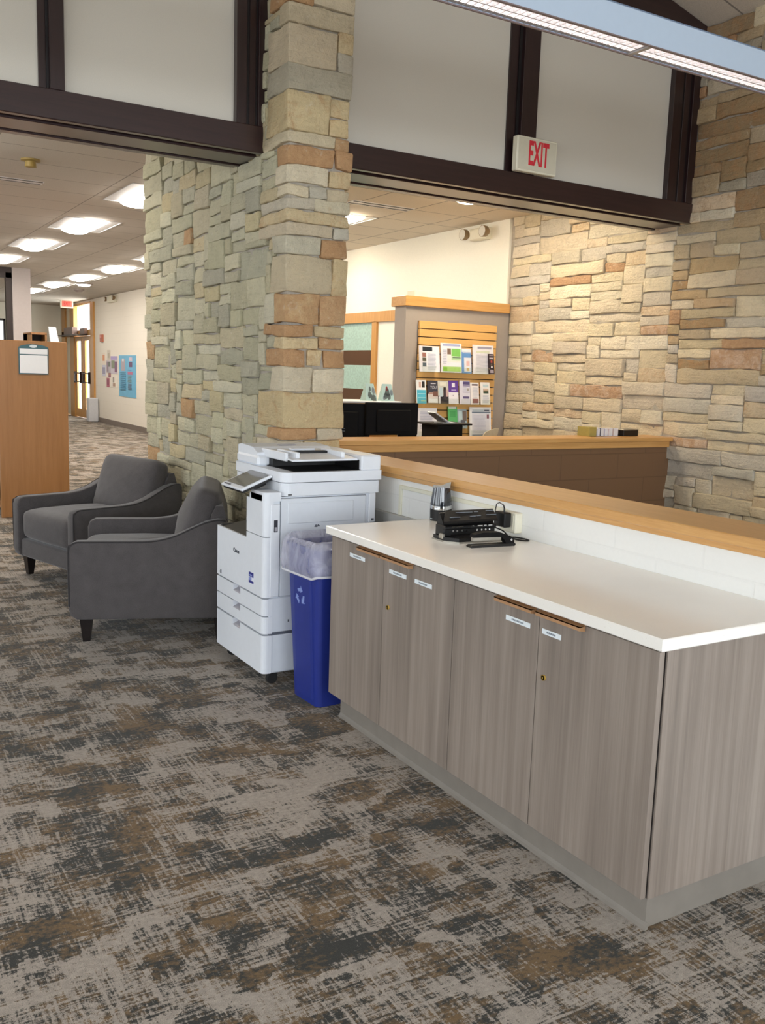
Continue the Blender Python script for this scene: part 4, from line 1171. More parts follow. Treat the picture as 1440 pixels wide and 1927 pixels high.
for lb, x, y in (('second ceiling troffer of the left row, whole and bright left of the stone wall', 3.02, 12.76), ('third ceiling troffer of the left row, nearer the left frame edge', 2.92, 15.31), ('fourth ceiling troffer, cut by the left frame edge above the grey column', 2.83, 17.86),
                 ('ceiling troffer of the right row just peeking past the stone wall', 4.95, 15.6), ('first whole ceiling troffer of the right row, next to the stone wall', 4.87, 17.95), ('middle ceiling troffer of the right row above the smoke detector', 4.79, 20.28), ('ceiling troffer of the right row third from the stone wall', 4.70, 22.57), ('farthest small ceiling troffer beside the grey column', 4.62, 25.0)):
    dup(T0, (x, y, 3.40), label=lb)
for q, (x, y) in enumerate(((.9, 8.3), (.9, 12.76), (.6, 17.86))):
    dup(T0, (x, y, 3.40), label=('recessed ceiling troffer over the open area left of the frame, ' + ('nearest', 'middle', 'farthest')[q]))
troffer('recessed troffer over the reception, its corner showing beside the stone wall end', 4.42, 8.55, 5.03, 9.16, 3.20, 'lens_warm', group='reception ceiling lights')
troffer('reception troffer above the ledge, hidden by the beam, nearer the stone wall', 4.75, 6.1, 5.36, 7.1, 3.20, 'lens_warm', group='reception ceiling lights')
troffer('reception troffer above the desk, hidden by the beam, nearer the pier', 3.3, 6.1, 3.91, 7.05, 3.20, 'lens_warm', group='reception ceiling lights')
troffer('small reception troffer over the office window', 4.9, 10.4, 5.5, 11.0, 3.20, 'lens_warm', group='reception ceiling lights')

troffer('unseen ceiling troffer added to light the office behind the frosted window', 6.9, 10.6, 7.5, 11.8, 3.30, 'lens_warm', group='added office lights')  # added lamp, brightens the room behind the clear strips
# slot diffusers, detectors
def slot(label, x0, x1, y0, y1, z):
    r = thing('air_vent', label, 'vent', ((x0 + x1) / 2, (y0 + y1) / 2, z - .004))
    m = M(); m.box((x0, y0, z - .004), (x1, y1, z + .002)); ob('frame', m, 'troffer', r)
    m = M(); m.box((x0 + .01, y0 + .02, z - .006), (x1 - .01, y0 + .045, z - .002)); m.box((x0 + .01, y1 - .045, z - .006), (x1 - .01, y1 - .025, z - .002)); ob('slot', m, 'groove', r, label='two dark slots')
slot('slot air vent in the reception ceiling beside the stone wall end', 4.34, 5.02, 7.84, 8.01, 3.20)
slot('slot air vent in the far hall ceiling near the left frame edge', 1.35, 2.0, 10.08, 10.27, 3.40)
r = thing('sprinkler_head', 'brownish ceiling mounted fitting left under the far hall ceiling', 'sprinkler', (1.685, 9.08, 3.33))
m = M(); m.lathe([(.085, 3.401), (.085, 3.388), (.05, 3.38)], (1.685, 9.08, 0), 20); m.lathe([(.048, 3.385), (.05, 3.335), (.03, 3.33)], (1.685, 9.08, 0), 16)
ob('body', m, colr('ochre_metal', (150, 128, 70)), r)
r = thing('smoke_detector', 'small round detector on the ceiling before the far doors', 'smoke detector', (5.44, 23.64, 3.33))
ob('body', M().lathe([(.13, 3.401), (.13, 3.37), (.07, 3.33)], (5.44, 23.64, 0), 20), colr('det', (150, 138, 132)), r)
r = thing('dome_light', 'small round glowing dome on the ceiling beyond the middle troffer', 'ceiling light', (5.17, 21.95, 3.34))
ob('ring', M().lathe([(.2, 3.401), (.2, 3.375)], (5.17, 21.95, 0), 20), colr('det', (150, 138, 132)), r); ob('dome', M().lathe([(.15, 3.376), (.12, 3.35), (.05, 3.34)], (5.17, 21.95, 0), 20), 'lens', r)

# ================================================================= EXIT SIGNS / EMERGENCY LIGHTS
r = thing('exit_sign', 'cream exit sign with red letters standing on the header beam', 'exit sign', (4.388, 5.31, 3.036))
ob('housing', M().box((4.206, 5.283, 3.036), (4.570, 5.338, 3.272), 0, .006), 'cream_plastic', r)
ob('face', M().box((4.218, 5.2805, 3.048), (4.558, 5.284, 3.260), 0, .002), 'exit_face', r)
text('lettering', 'EXIT', .225, 'exit_red', (4.398, 5.2795, 3.156), (R(90), 0, 0), r, sx=.40, offset=.006)
r = thing('exit_sign', 'small cream exit sign with red face hanging before the far doors', 'exit sign', (6.1, 28.2, 3.18))
ob('housing', M().box((5.955, 28.17, 3.185), (6.32, 28.23, 3.41), 0, .006), 'cream_plastic', r)
ob('face', M().box((6.0, 28.166, 3.22), (6.28, 28.172, 3.38)), 'exit_glow', r, label='red face with letters')
text('lettering', 'EXIT', .16, 'exit_red', (6.14, 28.163, 3.30), (R(90), 0, 0), r, sx=.55)
def emergency(label, x, y0, y1, z0, z1):
    r = thing('emergency_light', label, 'emergency light', (x - .05, (y0 + y1) / 2, z0))
    ob('housing', M().box((x - .09, y0 + .1, z0), (x, y1 - .12, z1), 0, .01), 'cream_plastic', r)
    for y, c in ((y0 + .10, 'bronze_lamp'), (y1 - .05, 'bronze_lamp')):
        m = M(); m.lathe([(.03, -.03), (.055, .0), (.06, .05)], (x - .08, y, (z0 + z1) / 2 + .01), 16, axis='x', mat=0)
        m.v = [(2 * (x - .08) - a, b, c_) if True else 0 for a, b, c_ in m.v]
        h = ob('lamp_head', m, colr('bronze_lamp', (140, 116, 84)), r)
        ob('lamp_lens', M().lathe([(.054, 0), (.03, .006)], (x - .132, y, (z0 + z1) / 2 + .01), 16, axis='x'), colr('clear_lens', (226, 224, 214), .1), h)
emergency('cream twin head emergency light on the reception wall below the ceiling', 6.0605, 7.86, 8.36, 3.03, 3.15)
emergency('far emergency light high on the cream wall above the blue poster', 6.5505, 24.2, 25.1, 3.2, 3.38)

# ================================================================= SLATWALL AND BROCHURES
SX0, SX1, SZ0, SZ1 = 4.955, 5.895, .80, 2.118
r = thing('slatwall', 'maple slatwall display board on the grey partition', 'display board', ((SX0 + SX1) / 2, 7.60, SZ0))
ob('backing', M().box((SX0 + .004, 7.600, SZ0), (SX1 - .004, 7.6195, SZ1)), 'groove', r)
m = M(); z = SZ1
while z > SZ0 + .04:
    m.box((SX0, 7.578, max(SZ0, z - .0705)), (SX1, 7.606, z), 0, .002); z -= .0785
ob('slats', m, 'slat', r)
PAPER = (240, 240, 244)
def card(name, label, cat, x0, x1, z0, z1, base, blocks, group=None, curl=0.0, th=.012, y=7.515, lean=.03, hold=True):
    """a stack of printed leaflets standing in a clear holder on the slatwall"""
    r = thing(name, label, cat, ((x0 + x1) / 2, y, z0), group=group)
    w = x1 - x0; h = z1 - z0; mats = [colr('paper_%d_%d_%d' % base, base)]; m = M()
    def P(u, v, e): 
        cy = lean * v + (curl * (abs(2 * u - 1) ** 2) * -.5 if curl else 0)
        return (-w / 2 + w * u, cy - e, h * v)
    nu = 8 if curl else 1
    for i in range(nu):
        a, b = i / nu, (i + 1) / nu
        V = [P(a, 0, 0), P(b, 0, 0), P(b, 1, 0), P(a, 1, 0), P(a, 0, -th), P(b, 0, -th), P(b, 1, -th), P(a, 1, -th)]
        m.add(V, [(0, 1, 2, 3), (4, 7, 6, 5), (0, 4, 5, 1), (1, 5, 6, 2), (2, 6, 7, 3), (3, 7, 4, 0)], 0)
    for k, (u0, v0, u1, v1, c) in enumerate(blocks):
        nm = 'print_%d_%d_%d' % c; mt = colr(nm, c, .35)
        if mt not in mats: mats.append(mt)
        mi = mats.index(mt); e = .0006 + .0003 * k
        n = max(1, int(round((u1 - u0) * nu)))
        for i in range(n):
            a = u0 + (u1 - u0) * i / n; b = u0 + (u1 - u0) * (i + 1) / n
            m.add([P(a, v0, e), P(b, v0, e), P(b, v1, e), P(a, v1, e)], [(0, 1, 2, 3)], mi)
    ob('leaflets', m, mats, r, local=True, flip=False)
    hm = M(); hm.box((-w / 2 - .001, -th - .002, -.004), (w / 2 + .001, .062, 0)); hm.box((-w / 2 - .001, -th - .003, -.004), (w / 2 + .001, -th - .0015, h * .22)); hm.box((-w / 2, .056, -.004), (w / 2, .062, h * .5))
    if hold: ob('holder', hm, 'glass', r, local=True, label='clear acrylic holder')
    return r
g1, g2, g3 = 'magazines on the top slatwall row', 'leaflets on the middle slatwall row', 'leaflets on the bottom slatwall row'
def lines(u0, u1, v0, v1, n, c, fill=.4):
    return [(u0, v0 + (v1 - v0) * i / n, u1 - (.08 if i % 3 == 0 else 0) * (u1 - u0), v0 + (v1 - v0) * (i + fill) / n, c) for i in range(n)]
tx = (196, 198, 214)
card('newsletter', 'curled white newsletter with three small photos, top row far left', 'magazine', 4.912, 5.145, 1.632, 1.878, (236, 236, 244), [(.22, .8, .72, .97, (40, 48, 58)), (.2, .58, .42, .74, (160, 110, 100)), (.2, .4, .42, .55, (92, 90, 76)), (.2, .2, .42, .35, (84, 98, 110))] + lines(.5, .85, .1, .74, 12, tx), g1, curl=.07)
card('magazine', 'white and green magazine, top row second from the left', 'magazine', 5.185, 5.432, 1.632, 1.917, (242, 242, 250), [(.08, .9, .92, .97, (170, 178, 220)), (.3, .35, .95, .82, (236, 240, 236)), (.3, .62, .48, .82, (128, 104, 92)), (.5, .56, .95, .82, (132, 204, 104)), (.5, .42, .95, .54, (190, 226, 180)), (.55, .5, .95, .53, (84, 110, 90)), (.08, .04, .95, .2, (180, 222, 124)), (.08, .05, .28, .18, (146, 206, 70))] + lines(.08, .26, .3, .8, 9, tx), g1)
card('booklet', 'narrow blue and white booklet, top row third from the left', 'booklet', 5.437, 5.555, 1.630, 1.872, (104, 154, 214), [(.02, .86, .98, .99, (238, 240, 248)), (.1, .82, 1, .84, (240, 242, 250)), (.22, .06, .95, .64, (232, 234, 244)), (.48, .1, .74, .22, (208, 180, 120)), (.45, .3, .78, .5, (226, 190, 190))], g1)
card('brochure', 'large white brochure with printed columns, top row right', 'brochure', 5.575, 5.832, 1.628, 1.915, (238, 236, 242), [(.22, .87, .9, .94, (160, 156, 176)), (.15, .72, .8, .8, (216, 222, 200))] + lines(.15, .85, .08, .7, 14, (206, 206, 216)), g1)
card('bookmark_leaflet', 'slim dark leaflet in front of the large white brochure', 'leaflet', 5.752, 5.826, 1.630, 1.832, (44, 32, 44), [(.2, .74, .9, .82, (196, 188, 196)), (.2, .9, .9, .94, (150, 140, 150)), (.4, .55, .7, .68, (170, 80, 70)), (.4, .42, .66, .52, (110, 96, 80)), (.42, .3, .7, .4, (230, 226, 230)), (.25, .06, .85, .22, (170, 160, 172))], g1, y=7.494, hold=False, th=.004)
card('leaflet', 'white and turquoise leaflet, middle row far left', 'leaflet', 4.916, 5.026, 1.325, 1.55, (240, 242, 244), [(.02, .0, .98, .58, (84, 186, 214)), (.24, .68, .48, .92, (200, 170, 160)), (.56, .68, .86, .94, (40, 40, 44)), (.1, .4, .9, .43, (170, 222, 236)), (.1, .24, .9, .27, (150, 214, 226)), (.4, .1, .9, .13, (190, 220, 160))], g2)
c = card('leaflet', 'dark slate leaflet with pale lettering, middle row second from the left', 'leaflet', 5.046, 5.164, 1.33, 1.546, (62, 62, 76), [(.0, .0, 1, .42, (206, 198, 196)), (.05, .02, .95, .2, (238, 238, 242)), (.5, .3, 1, .52, (120, 84, 76)), (.1, .4, .5, .48, (170, 140, 130)), (.3, .86, .8, .9, (220, 220, 230))], g2)
text('lettering', 'YOU', .044, colr('pale_print', (214, 216, 228)), (0.004, .016, .15), (R(90 + 8), 0, 0), c, sx=.8, local=True)
card('leaflet', 'leaflet with a photograph of people, middle row third from the left', 'leaflet', 5.166, 5.29, 1.328, 1.548, (206, 204, 196), [(0, 0, 1, .34, (42, 42, 54)), (.12, .3, .44, .7, (188, 206, 216)), (.5, .2, .8, .62, (64, 54, 64)), (.52, .6, .76, .72, (38, 34, 38)), (.75, .3, .95, .62, (200, 170, 170)), (.2, .78, .8, .95, (228, 226, 214)), (.05, .0, .2, .3, (222, 222, 230))], g2)
card('leaflet', 'purple topped leaflet with a white mark, middle row centre', 'leaflet', 5.293, 5.411, 1.325, 1.553, (238, 236, 246), [(0, .5, 1, 1, (98, 66, 156)), (.34, .72, .66, .9, (236, 232, 246)), (.28, .57, .76, .62, (180, 166, 214)), (.4, .34, .52, .38, (176, 170, 196))], g2)
card('leaflet', 'lilac and white leaflet with violet headings, middle row third from the right', 'leaflet', 5.43, 5.556, 1.323, 1.557, (222, 220, 236), [(.32, .83, .98, .96, (88, 80, 132)), (.32, .76, .98, .8, (120, 112, 160)), (.7, .56, .9, .68, (170, 164, 160)), (.28, .24, .9, .33, (92, 84, 130)), (.28, .5, .98, .52, (130, 126, 160))] + lines(.3, .66, .56, .74, 4, tx), g2)
card('leaflet', 'white leaflet with maroon bands, middle row second from the right', 'leaflet', 5.563, 5.668, 1.322, 1.54, (240, 236, 238), [(.18, .86, .88, .93, (78, 52, 66)), (.2, .06, .92, .26, (140, 90, 92))] + lines(.25, .85, .32, .8, 9, tx), g2)
card('leaflet', 'white leaflet with a small landscape photo, middle row far right', 'leaflet', 5.69, 5.806, 1.322, 1.546, (238, 236, 236), [(.28, .5, .85, .72, (120, 104, 84)), (.3, .64, .84, .72, (214, 190, 170)), (.3, .5, .84, .58, (60, 84, 70)), (.25, .78, .85, .9, (196, 216, 222))] + lines(.2, .85, .08, .44, 8, tx), g2)
card('brochure', 'pale paper stack in a clear tray, bottom row far left', 'brochure', 4.935, 5.17, .99, 1.28, (230, 230, 238), lines(.15, .8, .3, .9, 12, (196, 198, 216), .55) + [(.0, 0, .75, .26, (232, 230, 234))], g3)
card('leaflet', 'green leaflet, bottom row behind the black stand', 'leaflet', 5.303, 5.413, 1.09, 1.296, (92, 180, 112), [(.05, .9, .9, 1, (232, 240, 234)), (.2, .5, .8, .8, (74, 158, 96)), (.2, .2, .8, .26, (130, 204, 146))], g3)
card('leaflet', 'bluish photo leaflet right of the green one, bottom row', 'leaflet', 5.418, 5.532, 1.08, 1.272, (158, 176, 188), [(.1, .4, .5, .9, (186, 208, 216)), (.55, .4, .95, .92, (112, 100, 96)), (.3, .15, .8, .45, (92, 96, 108))], g3)
card('brochure', 'white letter size brochure with a blue border, bottom row right', 'brochure', 5.57, 5.838, .994, 1.295, (240, 242, 248), [(.1, .06, .92, .92, (222, 224, 236)), (.1, .80, .98, .84, (96, 116, 140)), (.14, .85, .66, .92, (186, 200, 212)), (.68, .86, .92, .91, (80, 90, 110)), (.8, .62, .9, .76, (130, 84, 100)), (.1, .05, .8, .08, (104, 120, 150))] + lines(.16, .74, .14, .76, 13, (206, 208, 224)), g3)
r = thing('envelope', 'manila paper corner rising behind the reception ledge', 'envelope', (4.95, 6.5, .752))
m = M(); m.prism([(4.83, .752), (5.03, .752), (5.135, 1.153), (5.094, 1.151), (4.99, 1.12), (4.935, 1.06)], 'y', 6.5, 6.508); ob('sheet', m, 'cork', r)
tag(ob('speaker_box', M().box((4.935, 7.66, 2.346), (5.09, 7.80, 2.412), 0, .006), 'cream_plastic'), 'small cream plastic box lying on the maple partition cap', 'box')

# ================================================================= RECEPTION DESK THINGS
r = thing('reception_desk', 'low grey reception desk top behind the brown half wall', 'desk', (4.4, 6.3, 0))
ob('desktop', M().box((2.85, 5.64, .715), (5.95, 6.565, .75), 0, .004), 'grey_paint', r)
for x in (2.9, 4.4, 5.9): ob('leg', M().box((x - .03, 5.7, 0), (x + .03, 6.5, .715)), 'carcass', r)
r = thing('monitor', 'black computer monitor seen from behind over the reception ledge', 'monitor', (3.7, 6.05, .75))
m = M(); m.box((3.474, 6.0, 1.137), (3.94, 6.03, 1.382), 0, .004); m.box((3.56, 6.03 - .05, 1.16), (3.86, 6.0, 1.33), 0, .006); ob('shell', m, 'black_matte', r)
m = M(); m.box((3.78, 6.0, .77), (3.93, 6.04, 1.14)); m.box((3.48, 5.99, 1.11), (3.50, 6.03, 1.15)); ob('stand', m, 'black_matte', r)
ob('foot', M().box((3.70, 5.92, .75), (4.0, 6.14, .77), 0, .006), 'black_matte', r)
r = thing('monitor', 'angled black monitor left of the larger one beside the stone wall end', 'monitor', (3.36, 6.12, .75), R(-28))
m = M(); m.box((-.16, -.012, .33), (.15, .016, .62), 0, .004); m.box((-.1, -.035, .36), (.1, -.01, .56), 0, .006); ob('shell', m, 'black_matte', r, local=True)
m = M()
for z in (.41, .43): m.box((-.06, -.037, z), (.0, -.0345, z + .004))
ob('vent', m, 'ink', r, local=True)
m = M(); m.box((-.03, -.01, .0), (.03, .02, .35)); m.box((-.11, -.08, 0), (.11, .09, .014)); ob('stand', m, 'black_matte', r, local=True)
r = thing('file_cabinet', 'maple cabinet with a white top behind the black monitor', 'cabinet', (3.80, 6.75, 0))
ob('body', M().box((3.50, 6.60, 0), (4.13, 7.0, 1.355), 0, .004), 'maple_z', r)
ob('top', M().box((3.48, 6.58, 1.355), (4.15, 7.02, 1.372), 0, .003), 'sign_white', r, label='white top')
for a, b in ((3.51, 3.80), (3.805, 4.12)): ob('door', M().box((a, 6.588, .1), (b, 6.60, 1.34), 0, .002), 'maple_z', r)
for q, (x, lb) in enumerate(((3.885, 'pale teal printed tent card on the white cabinet top, left one'), (4.055, 'pale teal printed tent card with a red bird motif, right one'))):
    r = thing('tent_card', lb, 'tent card', (x, 6.68, 1.372), R(8 - 10 * q), 'printed tent cards on the cabinet')
    m = M(); w0, w1, d = .058, .042, .045
    m.add([(-w0, -d, 0), (w0, -d, 0), (w0, d, 0), (-w0, d, 0), (-w1, -.004, .142), (w1, -.004, .142), (w1, .004, .142), (-w1, .004, .142)], [(0, 3, 2, 1), (4, 5, 6, 7), (0, 1, 5, 4), (1, 2, 6, 5), (2, 3, 7, 6), (3, 0, 4, 7)], 0)
    def tp(u, v): 
        w = w0 + (w1 - w0) * v; return (w * u, -d + (d - .004) * v - .0012, .142 * v)
    for (u, v, s_, c_) in (((-.3, .35, .3, 1), (.1, .2, .25, 1), (.5, .12, .35, 1), (-.1, .7, .2, 1), (.6, .6, .3, 3)) if q == 0 else ((-.45, .3, .3, 1), (-.1, .5, .4, 1), (.15, .28, .3, 1), (-.15, .72, .22, 2), (.7, .5, .25, 3), (-.7, .2, .2, 3))):
        n = 9; m.add([tp(u + s_ * math.cos(2 * PI * k / n) * (1 + .25 * (k % 2)), v + .6 * s_ * math.sin(2 * PI * k / n) * (1 + .3 * ((k + 1) % 2))) for k in range(n)], [tuple(range(n))], c_)
    ob('card', m, [colr('tent_teal', (178, 206, 204)), colr('tent_grey', (92, 104, 104)), colr('tent_red', (190, 70, 70)), colr('tent_slate', (120, 132, 140))], r, local=True, flip=False)
r = thing('book_stand', 'black pedestal stand with a projecting top in front of the slatwall', 'stand', (4.5, 6.42, .75))
ob('pedestal', M().box((4.345, 6.31, .75), (4.60, 6.56, 1.19), 0, .006), 'black_matte', r)
ob('top_plate', M().box((4.325, 6.30, 1.19), (4.69, 6.60, 1.205), 0, .003), 'black', r)
r = thing('binder', 'open white booklet propped on the black stand', 'booklet', (4.47, 6.42, 1.205), R(2))
m = M(); m.add([(-.05, -.06, 0), (.09, -.06, .004), (.06, .06, .014), (-.03, .06, .014)], [(0, 1, 2, 3)]); m.prism([(-.13, .085), (-.125, .092), (.03, .006), (.02, 0)], 'y', -.06, .05)
m.box((-.05, -.058, 0), (.085, .06, .006)); ob('pages', m, 'sign_white', r, local=True)
m = M(); m.prism([(-.126, .08), (-.13, .084), (.0, .012), (-.01, .006)], 'y', -.055, .055); ob('cover', m, colr('binder_grey', (128, 126, 122)), r, local=True)
# books on the reception ledge
r = tag(ob('box_file', M().box((5.268, 5.50, 1.1525), (5.345, 5.64, 1.228), 0, .002), colr('olive', (168, 154, 84))), 'olive green box on the reception ledge near the stone wall', 'box')
bx = 5.36
for q, (w, h, c_, lb) in enumerate(((.030, .062, (214, 214, 226), 'white booklet next to the olive box, leftmost of the row'), (.045, .066, (84, 82, 96), 'dark backed booklet second in the row on the ledge'), (.04, .060, (206, 204, 224), 'lilac booklet in the row on the ledge'), (.05, .062, (224, 204, 206), 'pinkish booklet in the row on the ledge'), (.06, .063, (206, 190, 186), 'tan booklet last in the row before the black box'))):
    r = thing('booklet', lb, 'booklet', (bx + w / 2, 5.56, 1.1525), R(4), 'booklets on the reception ledge')
    ob('cover', M().box((-w / 2, -.05, 0), (w / 2, .05, h), 0, .001), colr('bk_%d' % q, c_), r, local=True); ob('pages', M().box((-w / 2 + .004, -.0515, .004), (w / 2 - .004, .046, h + .001)), 'sign_white', r, local=True)
    bx += w + .003
r = thing('card_box', 'flat black card box at the right end of the booklets', 'box', (5.74, 5.56, 1.1525), R(8))
ob('body', M().box((-.10, -.05, 0), (.10, .05, .046), 0, .002), 'black', r, local=True); ob('lid', M().box((-.102, -.052, .046), (.102, .052, .056), 0, .002), 'steel', r, local=True, label='grey lid')

# ================================================================= FAR HALL
r = thing('bookshelf', 'free standing bookshelf whose honey wood end panel faces us', 'bookshelf', (1.83, 11.3, 0))
ob('end_panel', M().box((1.492, 10.005, 0), (2.175, 10.04, 1.812), 0, .006), 'oak_panel', r)
ob('end_panel', M().box((1.492, 12.56, 0), (2.175, 12.6, 1.812), 0, .006), 'oak_panel', r)
ob('divider', M().box((1.82, 10.04, .08), (1.85, 12.56, 1.80)), 'oak_panel', r)
for z in (.06, .42, .78, 1.14, 1.5, 1.785): ob('shelf', M().box((1.53, 10.04, z), (2.14, 12.56, z + .022)), 'oak_panel', r)
r = thing('shelf_sign', 'teal framed sign holder with blank white inserts on the wooden shelf end', 'sign', (1.838, 9.995, 1.475))
m = M(); pts = [(1.694, 1.475), (1.982, 1.475), (1.988, 1.738)] + [(1.841 + .147 * math.cos(R(a)), 1.738 + .040 * math.sin(R(a))) for a in range(15, 180, 15)] + [(1.694, 1.738)]
m.prism(pts, 'y', 9.993, 10.005); ob('frame', m, 'teal', r)
m = M(); m.box((1.705, 9.990, 1.486), (1.974, 9.9935, 1.668), 0, .001); m.box((1.705, 9.990, 1.678), (1.976, 9.9935, 1.732), 0, .001); ob('insert', m, 'sign_white', r, label='blank white insert cards')
m = M(); n = 10; m.add([(1.838 + .034 * math.cos(2 * PI * k / n) * (1 + .2 * (k % 2)), 9.9915, 1.757 + .016 * math.sin(2 * PI * k / n)) for k in range(n)], [tuple(range(n))]); ob('emblem', m, colr('emblem', (204, 214, 220)), r, flip=False, label='pale blurred emblem')
r = thing('book_return', 'brown wooden cabinet with a dark slot beyond the shelf end', 'cabinet', (2.66, 14.3, 0))
m = M(); m.box((2.55, 14.0, 0), (2.765, 14.6, 1.84)); m.box((2.55, 14.0, 1.99), (2.765, 14.6, 2.02)); m.box((2.55, 14.3, 1.8), (2.765, 14.6, 2.0)); m.box((2.74, 14.0, 1.8), (2.765, 14.6, 2.0)); m.box((2.55, 14.0, 1.8), (2.56, 14.6, 2.0)); ob('body', m, 'oak_panel', r)
ob('slot', M().box((2.56, 14.29, 1.84), (2.74, 14.3, 1.99)), 'carcass', r)
r = thing('notice_stand', 'white slanted notice stand next to the brown cabinet', 'notice stand', (2.83, 13.8, 0))
m = M(); m.add([(2.775, 13.8, 1.86), (2.90, 13.8, 1.86), (2.85, 13.8, 2.10), (2.75, 13.8, 2.10), (2.775, 13.83, 1.86), (2.90, 13.83, 1.86), (2.85, 13.83, 2.10), (2.75, 13.83, 2.10)], [(0, 1, 2, 3), (4, 7, 6, 5), (0, 4, 5, 1), (1, 5, 6, 2), (2, 6, 7, 3), (3, 7, 4, 0)]); ob('board', m, 'sign_white', r)
m = M(); m.box((2.825, 13.805, 0), (2.85, 13.825, 1.9)); m.box((2.72, 13.65, 0), (2.95, 13.98, .02)); ob('post', m, 'steel', r)
# poster and notices on the far wall
PXW = 6.5496
def flat_y(name, label, cat, y0, y1, z0, z1, base, blocks, group=None, th=.012):
    """flat sheet hung on the far right wall, read from -X; u runs from the far edge to the near edge"""
    m = M(); mats = [base]; m.box((PXW - th, y0, z0), (PXW, y1, z1), 0)
    for k, (u0, v0, u1, v1, c_) in enumerate(blocks):
        mt = colr('print_%d_%d_%d' % c_, c_)
        if mt not in mats: mats.append(mt)
        e = .0015 + .0008 * k
        ya, yb = y1 - (y1 - y0) * u0, y1 - (y1 - y0) * u1
        m.box((PXW - th - e, yb, z0 + (z1 - z0) * v0), (PXW - th + .001, ya, z0 + (z1 - z0) * v1), mats.index(mt))
    return tag(ob(name, m, mats, flip=False), label, cat, group)
bl = [(.14, .62, .38, .9, (180, 168, 176)), (.2, .85, .3, .92, (220, 226, 232)), (.62, .72, .8, .84, (110, 74, 112)), (.62, .86, .8, .95, (216, 200, 214)), (.54, .64, .76, .655, (90, 130, 190)), (.54, .54, .82, .61, (190, 110, 140))]
for i in range(5): bl.append((.54, .50 - .035 * i, .76, .515 - .035 * i, (120, 140, 130)))
for i in range(5): bl.append((.56, .31 - .03 * i, .76, .323 - .03 * i, (110, 116, 134)))
for i in range(10): bl.append((.1, .58 - .045 * i, .42, .592 - .045 * i, (92, 160, 190)))
flat_y('poster', 'tall light blue poster with printed columns on the cream far wall', 'poster', 22.63, 24.13, .80, 1.845, K['poster_blue'], bl)
gn = 'small notices on the far wall'
for nm, lb, y0, y1, z0, z1, c_, b_ in (
    ('notice', 'orange and white notice at the upper left of the far notices', 25.5, 25.85, 1.60, 1.90, (240, 226, 210), [(.2, .3, .8, .85, (224, 150, 100))]),
    ('notice', 'greyish narrow notice at the top of the far notices', 25.0, 25.3, 1.72, 1.98, (214, 204, 190), [(.2, .2, .8, .7, (190, 180, 160))]),
    ('notice', 'photo notice with dark squares in the middle of the far notices', 24.96, 25.4, 1.38, 1.70, (188, 178, 184), [(.1, .1, .5, .9, (150, 130, 140)), (.5, .5, .9, .9, (110, 116, 104))]),
    ('notice', 'lilac topped photo notice nearest the blue poster', 24.3, 24.95, 1.36, 1.82, (206, 196, 206), [(0, .8, 1, 1, (178, 160, 206)), (.1, .3, .6, .75, (132, 140, 110)), (.6, .1, .95, .7, (130, 90, 120))]),
    ('notice', 'bluish grey notice at the lower left of the far notices', 25.5, 25.85, 1.28, 1.58, (206, 206, 220), [(.1, .2, .9, .8, (160, 156, 180))]),
    ('notice', 'dark red banner notice hanging lowest of the far notices', 25.12, 25.4, 1.0, 1.24, (176, 90, 110), [(.2, .2, .8, .8, (140, 64, 88))]),
    ('notice', 'maroon strip notice below the photo notices', 24.98, 25.2, 1.26, 1.375, (150, 84, 100), [(.2, .5, .9, .95, (176, 124, 96))]),
    ('notice', 'white notice with a small dark figure near the blue poster', 24.42, 24.9, 1.0, 1.3, (242, 234, 222), [(.3, .45, .6, .9, (150, 140, 124)), (.3, .1, .8, .4, (180, 150, 130))])):
    flat_y(nm, lb, 'notice', y0, y1, z0, z1, colr('sheet_%d_%d_%d' % c_, c_), b_, gn, .008)
r = thing('fire_alarm', 'small red fire alarm box on the far wall above the notices', 'fire alarm', (6.53, 25.8, 2.22))
ob('box', M().box((6.50, 25.68, 2.20), (6.55, 25.92, 2.40), 0, .006), colr('alarm', (186, 112, 88)), r); ob('strobe', M().box((6.485, 25.74, 2.30), (6.50, 25.86, 2.37)), colr('alarm_w', (216, 150, 140)), r)
r = thing('bollard', 'pale grey push button post beside the far doors', 'post', (6.40, 26.35, 0))
ob('body', M().box((6.25, 26.2, 0), (6.52, 26.5, .66), 0, .02), colr('bollard_grey', (206, 208, 214)), r)
# entrance doors
r = struct('door_1', M().box((6.5, 26.62, 0), (6.62, 26.98, 3.32), 0).box((6.5, 26.98, 2.40), (6.62, 30.62, 2.56)).box((6.5, 26.98, 3.28), (6.62, 30.62, 3.34)).box((6.5, 28.98, 0), (6.62, 29.5, 3.32)).box((6.5, 30.15, 0), (6.62, 30.62, 3.32)), 'maple_z', 'maple framed double entrance doors with bright glass at the end of the hall', 'door')
for a, b in ((26.99, 27.97), (27.99, 28.97)):
    m = M(); m.box((6.53, a, .02), (6.58, a + .24, 2.39)); m.box((6.53, b - .24, .02), (6.58, b, 2.39)); m.box((6.53, a + .24, .02), (6.58, b - .24, .26)); m.box((6.53, a + .24, 2.26), (6.58, b - .24, 2.39))
    lf = ob('door_leaf', m, 'maple_z', r)
    ob('pane', M().box((6.552, a + .24, .26), (6.558, b - .24, 2.26)), 'glass', lf)
    m = M(); m.tube([(6.47, a + .1, 1.32), (6.47, b - .1, 1.32)], .018, 8); m.tube([(6.48, a + .1, 1.06), (6.48, b - .1, 1.06)], .014, 8)
    for y in (a + .12, b - .12): m.box((6.46, y - .02, 1.03), (6.53, y + .02, 1.36))
    ob('push_bar', m, 'alu', lf, label='dark push bar')
